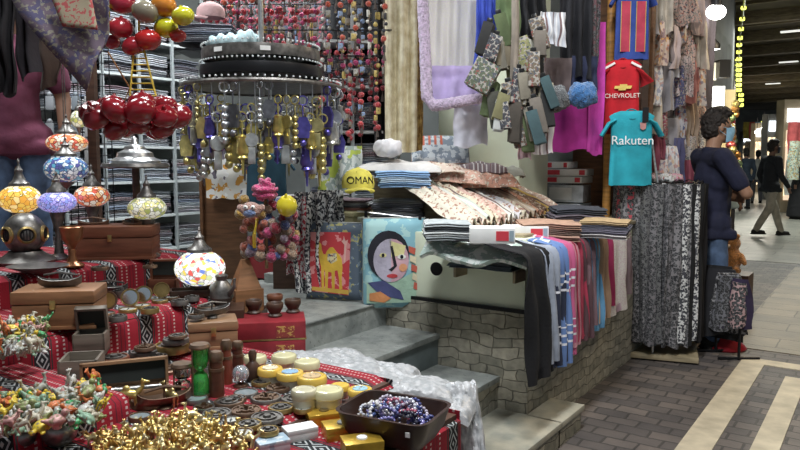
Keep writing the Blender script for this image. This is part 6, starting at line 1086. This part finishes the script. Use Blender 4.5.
mm = D(18, 200, 4.0); person('man in a maroon shirt and jeans behind the mosaic lamps, head hidden by cloth', (mm.x, mm.y, .607), YAW - PI / 2 + .3, 'stand', (.13, .03, .06), (.1, .15, .25), 1.76, skin_dark, legm=denim)
w1 = Zp(768, 236, 0); person('walking man in a black jacket and beige trousers with a dark face mask', (w1.x, w1.y, 0), YAW + .1, 'walk', (.014, .016, .02), (.34, .31, .25), 1.76, skin_dark, mask=(.01, .01, .012), sleeve='long')
w2 = Zp(744, 209, 0); person('man in a dark blue suit seen from behind further down the street', (w2.x, w2.y, 0), YAW + PI / 2, 'stand', (.03, .045, .07), (.02, .022, .03), 1.72, skin_dark, sleeve='long', vox=.018)
w3 = Zp(797, 219, 0); person('figure in a long black robe at the right side of the street', (w3.x, w3.y, 0), YAW + 2.6, 'stand', (.01, .01, .012), (.01, .01, .012), 1.68, skin_dark, sleeve='long', longc=True, vox=.018)
w4 = Zp(756, 204, 0); person('distant passer-by in a white shirt between the two dark men', (w4.x, w4.y, 0), YAW + 1.2, 'walk', (.5, .5, .48), (.12, .12, .13), 1.7, skin_dark, sleeve='long', vox=.02)
w5 = Zp(722, 262, 0); person('person in a pale blue top half hidden behind the masked man', (w5.x, w5.y, 0), YAW - 1.2, 'stand', (.35, .45, .48), (.05, .05, .06), 1.58, skin_dark, sleeve='short', vox=.016)
# ---------------------------------------------------------------- lamps, ropes of lights, far shops
lampm = mat('lamp_glow', (1, .98, .92), .5, emit=14); ropem = mat('yellow_led_glow', (.80, .85, .12), .5, emit=2.2); warmm = mat('lit_shop_window', lambda g: g.mix(g.noise(3, 3).gt(.5), (1, .80, .5), (.55, .42, .3)), .5, emit=1.3); coolm = mat('cool_lit_sign', (.9, .95, 1), .5, emit=2.0)
def point(loc, p, c, r=.08):
    l = bpy.data.lights.new('lamp_light', 'POINT'); l.energy = p; l.color = c; l.shadow_soft_size = r; o = bpy.data.objects.new('lamp_light', l); COL.objects.link(o); o.location = loc
o = T('flood_lamp', 'bright white flood lamp hanging above the street rack', 'lamp', D(716, 12, 7.0), YAW); b = MB(); b.ball((0, 0, 0), (.095, .07, .075), 18, 12); lp(o, b.mesh('m', lampm), 'bulb'); b = MB(); b.lathe([(.05, .05), (.05, .14), (.015, .16), (.012, 1.6)], n=14); lp(o, b.mesh('m', blackm), 'holder'); point(D(716, 12, 7.0) - Vector((0, .3, .25)), 25, (1, .97, .9))
o = T('dome_lamp', 'black dome shaded lamp below the flood lamp', 'lamp', D(711, 49, 7.4), YAW); b = MB(); b.lathe([(.095, -.01), (.085, .05), (.04, .10), (.012, .12), (.008, .9)], n=24, caps=False); lp(o, b.mesh('m', blackm), 'shade'); b = MB(); b.lathe([(.0001, 0), (.09, 0)], n=24, caps=False); b.ball((0, 0, 0), (.05, .05, .03)); lp(o, b.mesh('m', lampm), 'bulb')
def rope(lb, pts, rs):
    o = T('light_rope', lb, 'light rope', pts[0]); b = MB(); b.tube([p - pts[0] for p in pts], .012, 6); lp(o, b.mesh('m', mat('clear_tubing', (.25, .3, .05), .3)), 'tubing')
    me = cm('bulb', lambda: MB().box((0, 0, 0), (1.5, 1.2, 1.1), 0, .3).mesh('m', ropem))
    for p, r in zip(pts, rs): obj('bulb', me, o, None, p - pts[0], None, r)
ys = [-4, 8, 19, 29, 38, 45, 52, 59, 65, 70, 75, 80, 85, 90, 95, 100, 105]; pp = [D(745 - 6 * min(1, (y + 4) / 50) + (2 if y > 90 else 0), y, 1244 / (160 - y)) for y in ys]
rope('yellow green rope of lights running away along the ceiling above the lamps', pp, [3.1 * (1244 / (160 - y)) / F for y in ys])
pp = [D(736, y, 1244 / (160 - y) + .4) for y in range(60, 104, 5)]; rope('shorter dimmer rope of lights just left of the main ceiling rope', pp, [.022] * 9)
pp = [D(806 - 61 * t, 104 + 25 * t, 22 + 18 * t) for t in [k / 29 for k in range(30)]]; rope('second rope of lights running along the far right shop fronts', pp, [.055] * 30)
def farbox(name, lb, px0, px1, pz0, pz1, d, depth, m, cat='shop front', rz=0, part=None):
    a = D(px0, 160, d); c = D(px1, 160, d); w = (c - a).length; o = T(name, lb, cat, ((a.x + c.x) / 2, (a.y + c.y) / 2, pz0), YAW + rz); b = MB(); b.box((0, depth / 2, (pz1 - pz0) / 2), (w, depth, pz1 - pz0)); lp(o, b.mesh('m', m), 'wall')
    if part: part(o, w, pz1 - pz0)
    return o
greyw = mat('dark_shop_wall', var((.13, .13, .12), 2, .7, 1.2), .7); tanw = mat('tan_shop_wall', var((.34, .27, .18), 2, .7, 1.2), .7)
S('wall_far_left', (lambda b: b.prism([(p.x, p.y) for p in (D(698, 160, 7.6), D(727, 160, 11), D(731, 160, 22), D(734, 160, 44), D(700, 160, 44), D(640, 160, 14), D(660, 160, 7.6))], 2.25, 4.6) and b.mesh('m', greyw))(MB()))
S('wall_far_end', (lambda b: b.prism([(p.x, p.y) for p in (D(725, 160, 46), D(830, 160, 46), D(830, 160, 47), D(725, 160, 47))], 0, 4.6) and b.mesh('m', greyw))(MB()))
def lit(o, w, h):
    b = MB(); b.box((0, -.02, h * .42), (w * .9, .03, h * .62)); g = lp(o, b.mesh('m', warmm), 'lit_window'); b = MB(); b.box((0, -.05, h * .86), (w * .9, .06, h * .12)); lp(o, b.mesh('m', coolm), 'sign')
for i, (x0, x1, d, m, n) in enumerate([(782, 835, 19, tanw, 'nearest shop front at the far right with a pale sign'), (766, 786, 25, greyw, 'dark shop front beyond the nearest right one'), (754, 768, 31, tanw, 'small tan shop front in the distance'), (742, 755, 40, greyw, 'last shop front at the end of the street')]): farbox('shop_front', n, x0, x1, 0, 3.0, d, .4, m, part=lit, rz=-.6 * 0)
yel = mat('pale_yellow_lit_stone', var((.70, .60, .36), 3, .85, 1.1), .6)
farbox('street_pillar', 'pale yellow stone pillar behind the masked man', 721, 733, 0, 2.24, 8.6, .3, yel, 'pillar'); point(D(712, 104, 7.9), 30, (1, .9, .65), .15)
o = farbox('lit_sign', 'bright white lit sign left of the yellow pillar', 706, 722, 2.0, 2.26, 8.4, .08, coolm, 'sign'); o = farbox('menu_board', 'small white board beside a black speaker under the dome lamp', 703, 713, 2.32, 2.52, 8.3, .03, paper, 'sign'); o = farbox('speaker_box', 'black loudspeaker box mounted right of the small white board', 716, 727, 2.34, 2.54, 8.2, .15, blackp, 'speaker')
o = farbox('goods_shelf', 'bright far shelf of goods at the left side of the street behind the masked man', 700, 720, 0, 2.0, 8.8, .4, tanw, 'shelf')
for i in range(18):
    c_ = [(.6, .5, .2), (.6, .3, .1), (.7, .65, .5), (.3, .4, .2), (.5, .1, .1)][i % 5]; T('hanging_trinket', '%s trinket in the golden cluster hanging on the yellow pillar, %s' % (cname(c_), ['upper part', 'middle part', 'lower part'][i // 6]), 'ornament', D(733 + rnd.uniform(-3, 5), 104 + i * 4.6, 8.3 + rnd.uniform(-.1, .1)), rnd.random() * 3, 'golden cluster on the pillar', me=cm(('tr', i % 2), lambda: (lambda b: b.ball((0, 0, 0), (.06, .05, .05), 8, 6).ball((.03, 0, -.06), (.035, .04, .05), 8, 6) and b.mesh('m', ocmet))(MB())), col=c_)
gcol = [(.5, .4, .1), (.5, .1, .1), (.1, .25, .4), (.6, .6, .55), (.05, .05, .06), (.4, .25, .1), (.15, .3, .15)]
for i in range(26):
    px = 748 + i * 2.1; d = 40 - (px - 746) * .42; c_ = gcol[(i * 5) % 7]; k = i % 3; T('displayed_garment', '%s cloth on show at the far shops, %s band' % (cname(c_), ('upper', 'middle', 'lower')[k]), 'garment', D(px, 122 + k * 19, d - .6), YAW + .2, 'goods shown at the far shops', me=cm(('dg', k), lambda: hang_mesh(.55, .9, printfab if k == 1 else fab, 2, .06, k, nu=8, nv=8, th=.02)), col=c_)
for i in range(6):
    x, y, d = [(757, 132, 30), (764, 128, 28), (772, 131, 27), (780, 126, 24), (788, 130, 24), (768, 137, 32)][i]; o = T('far_lamp', 'small glowing white lamp number %s along the far shops' % ['one', 'two', 'three', 'four', 'five', 'six'][i], 'lamp', D(x, y, d)); b = MB(); b.ball((0, 0, 0), (.10, .10, .07), 10, 7); lp(o, b.mesh('m', lampm), 'bulb'); b = MB(); b.tube([(0, 0, .05), (0, 0, .6)], .015, 5); lp(o, b.mesh('m', blackm), 'cord')
o = farbox('blue_poster', 'blue banner hanging in front of the right shop front', 793, 804, 1.75, 2.8, 19.3, .03, mat('blue_banner', (.08, .25, .38), .6), 'banner'); o = farbox('yellow_banner', 'narrow yellow banner between the right shop fronts', 784, 789, 1.1, 2.3, 21, .03, mat('yellow_banner', (.6, .5, .12), .6), 'banner')
for i, (x, y, d) in enumerate([(765, 12, 12), (792, 54, 16), (788, 74, 21), (772, 103, 27)]): o = T('ceiling_light_panel', '%s dim white light panel on the street ceiling' % ['first', 'second', 'third', 'fourth'][i], 'lamp', (D(x, y, d).x, D(x, y, d).y, 4.28 + .0)); b = MB(); b.box((0, 0, 0), (.5, .12, .03)); lp(o, b.mesh('m', mat('dim_panel_glow', (.8, .8, .75), .5, emit=.9)), 'diffuser')

# ---------------------------------------------------------------- tell look-alikes apart by their order
by = {}
for o in SC.objects:
    if o.get('label') and o.get('category'): by.setdefault(o['label'], []).append(o)
def sx(o):
    p = o.location - EYE; h = -p.x * math.sin(YAW) + p.y * math.cos(YAW); return (p.x * math.cos(YAW) + p.y * math.sin(YAW)) / max(h, .1)
for lb, os_ in by.items():
    if 1 < len(os_) <= 9:
        for k, o in enumerate(sorted(os_, key=sx)):
            w = ', %s of %s' % (['leftmost', 'second', 'third', 'fourth', 'fifth', 'sixth', 'seventh', 'eighth', 'ninth'][k], ['', '', 'two', 'three', 'four', 'five', 'six', 'seven', 'eight', 'nine'][len(os_)])
            if len((lb + w).split()) <= 16: o['label'] = lb + w
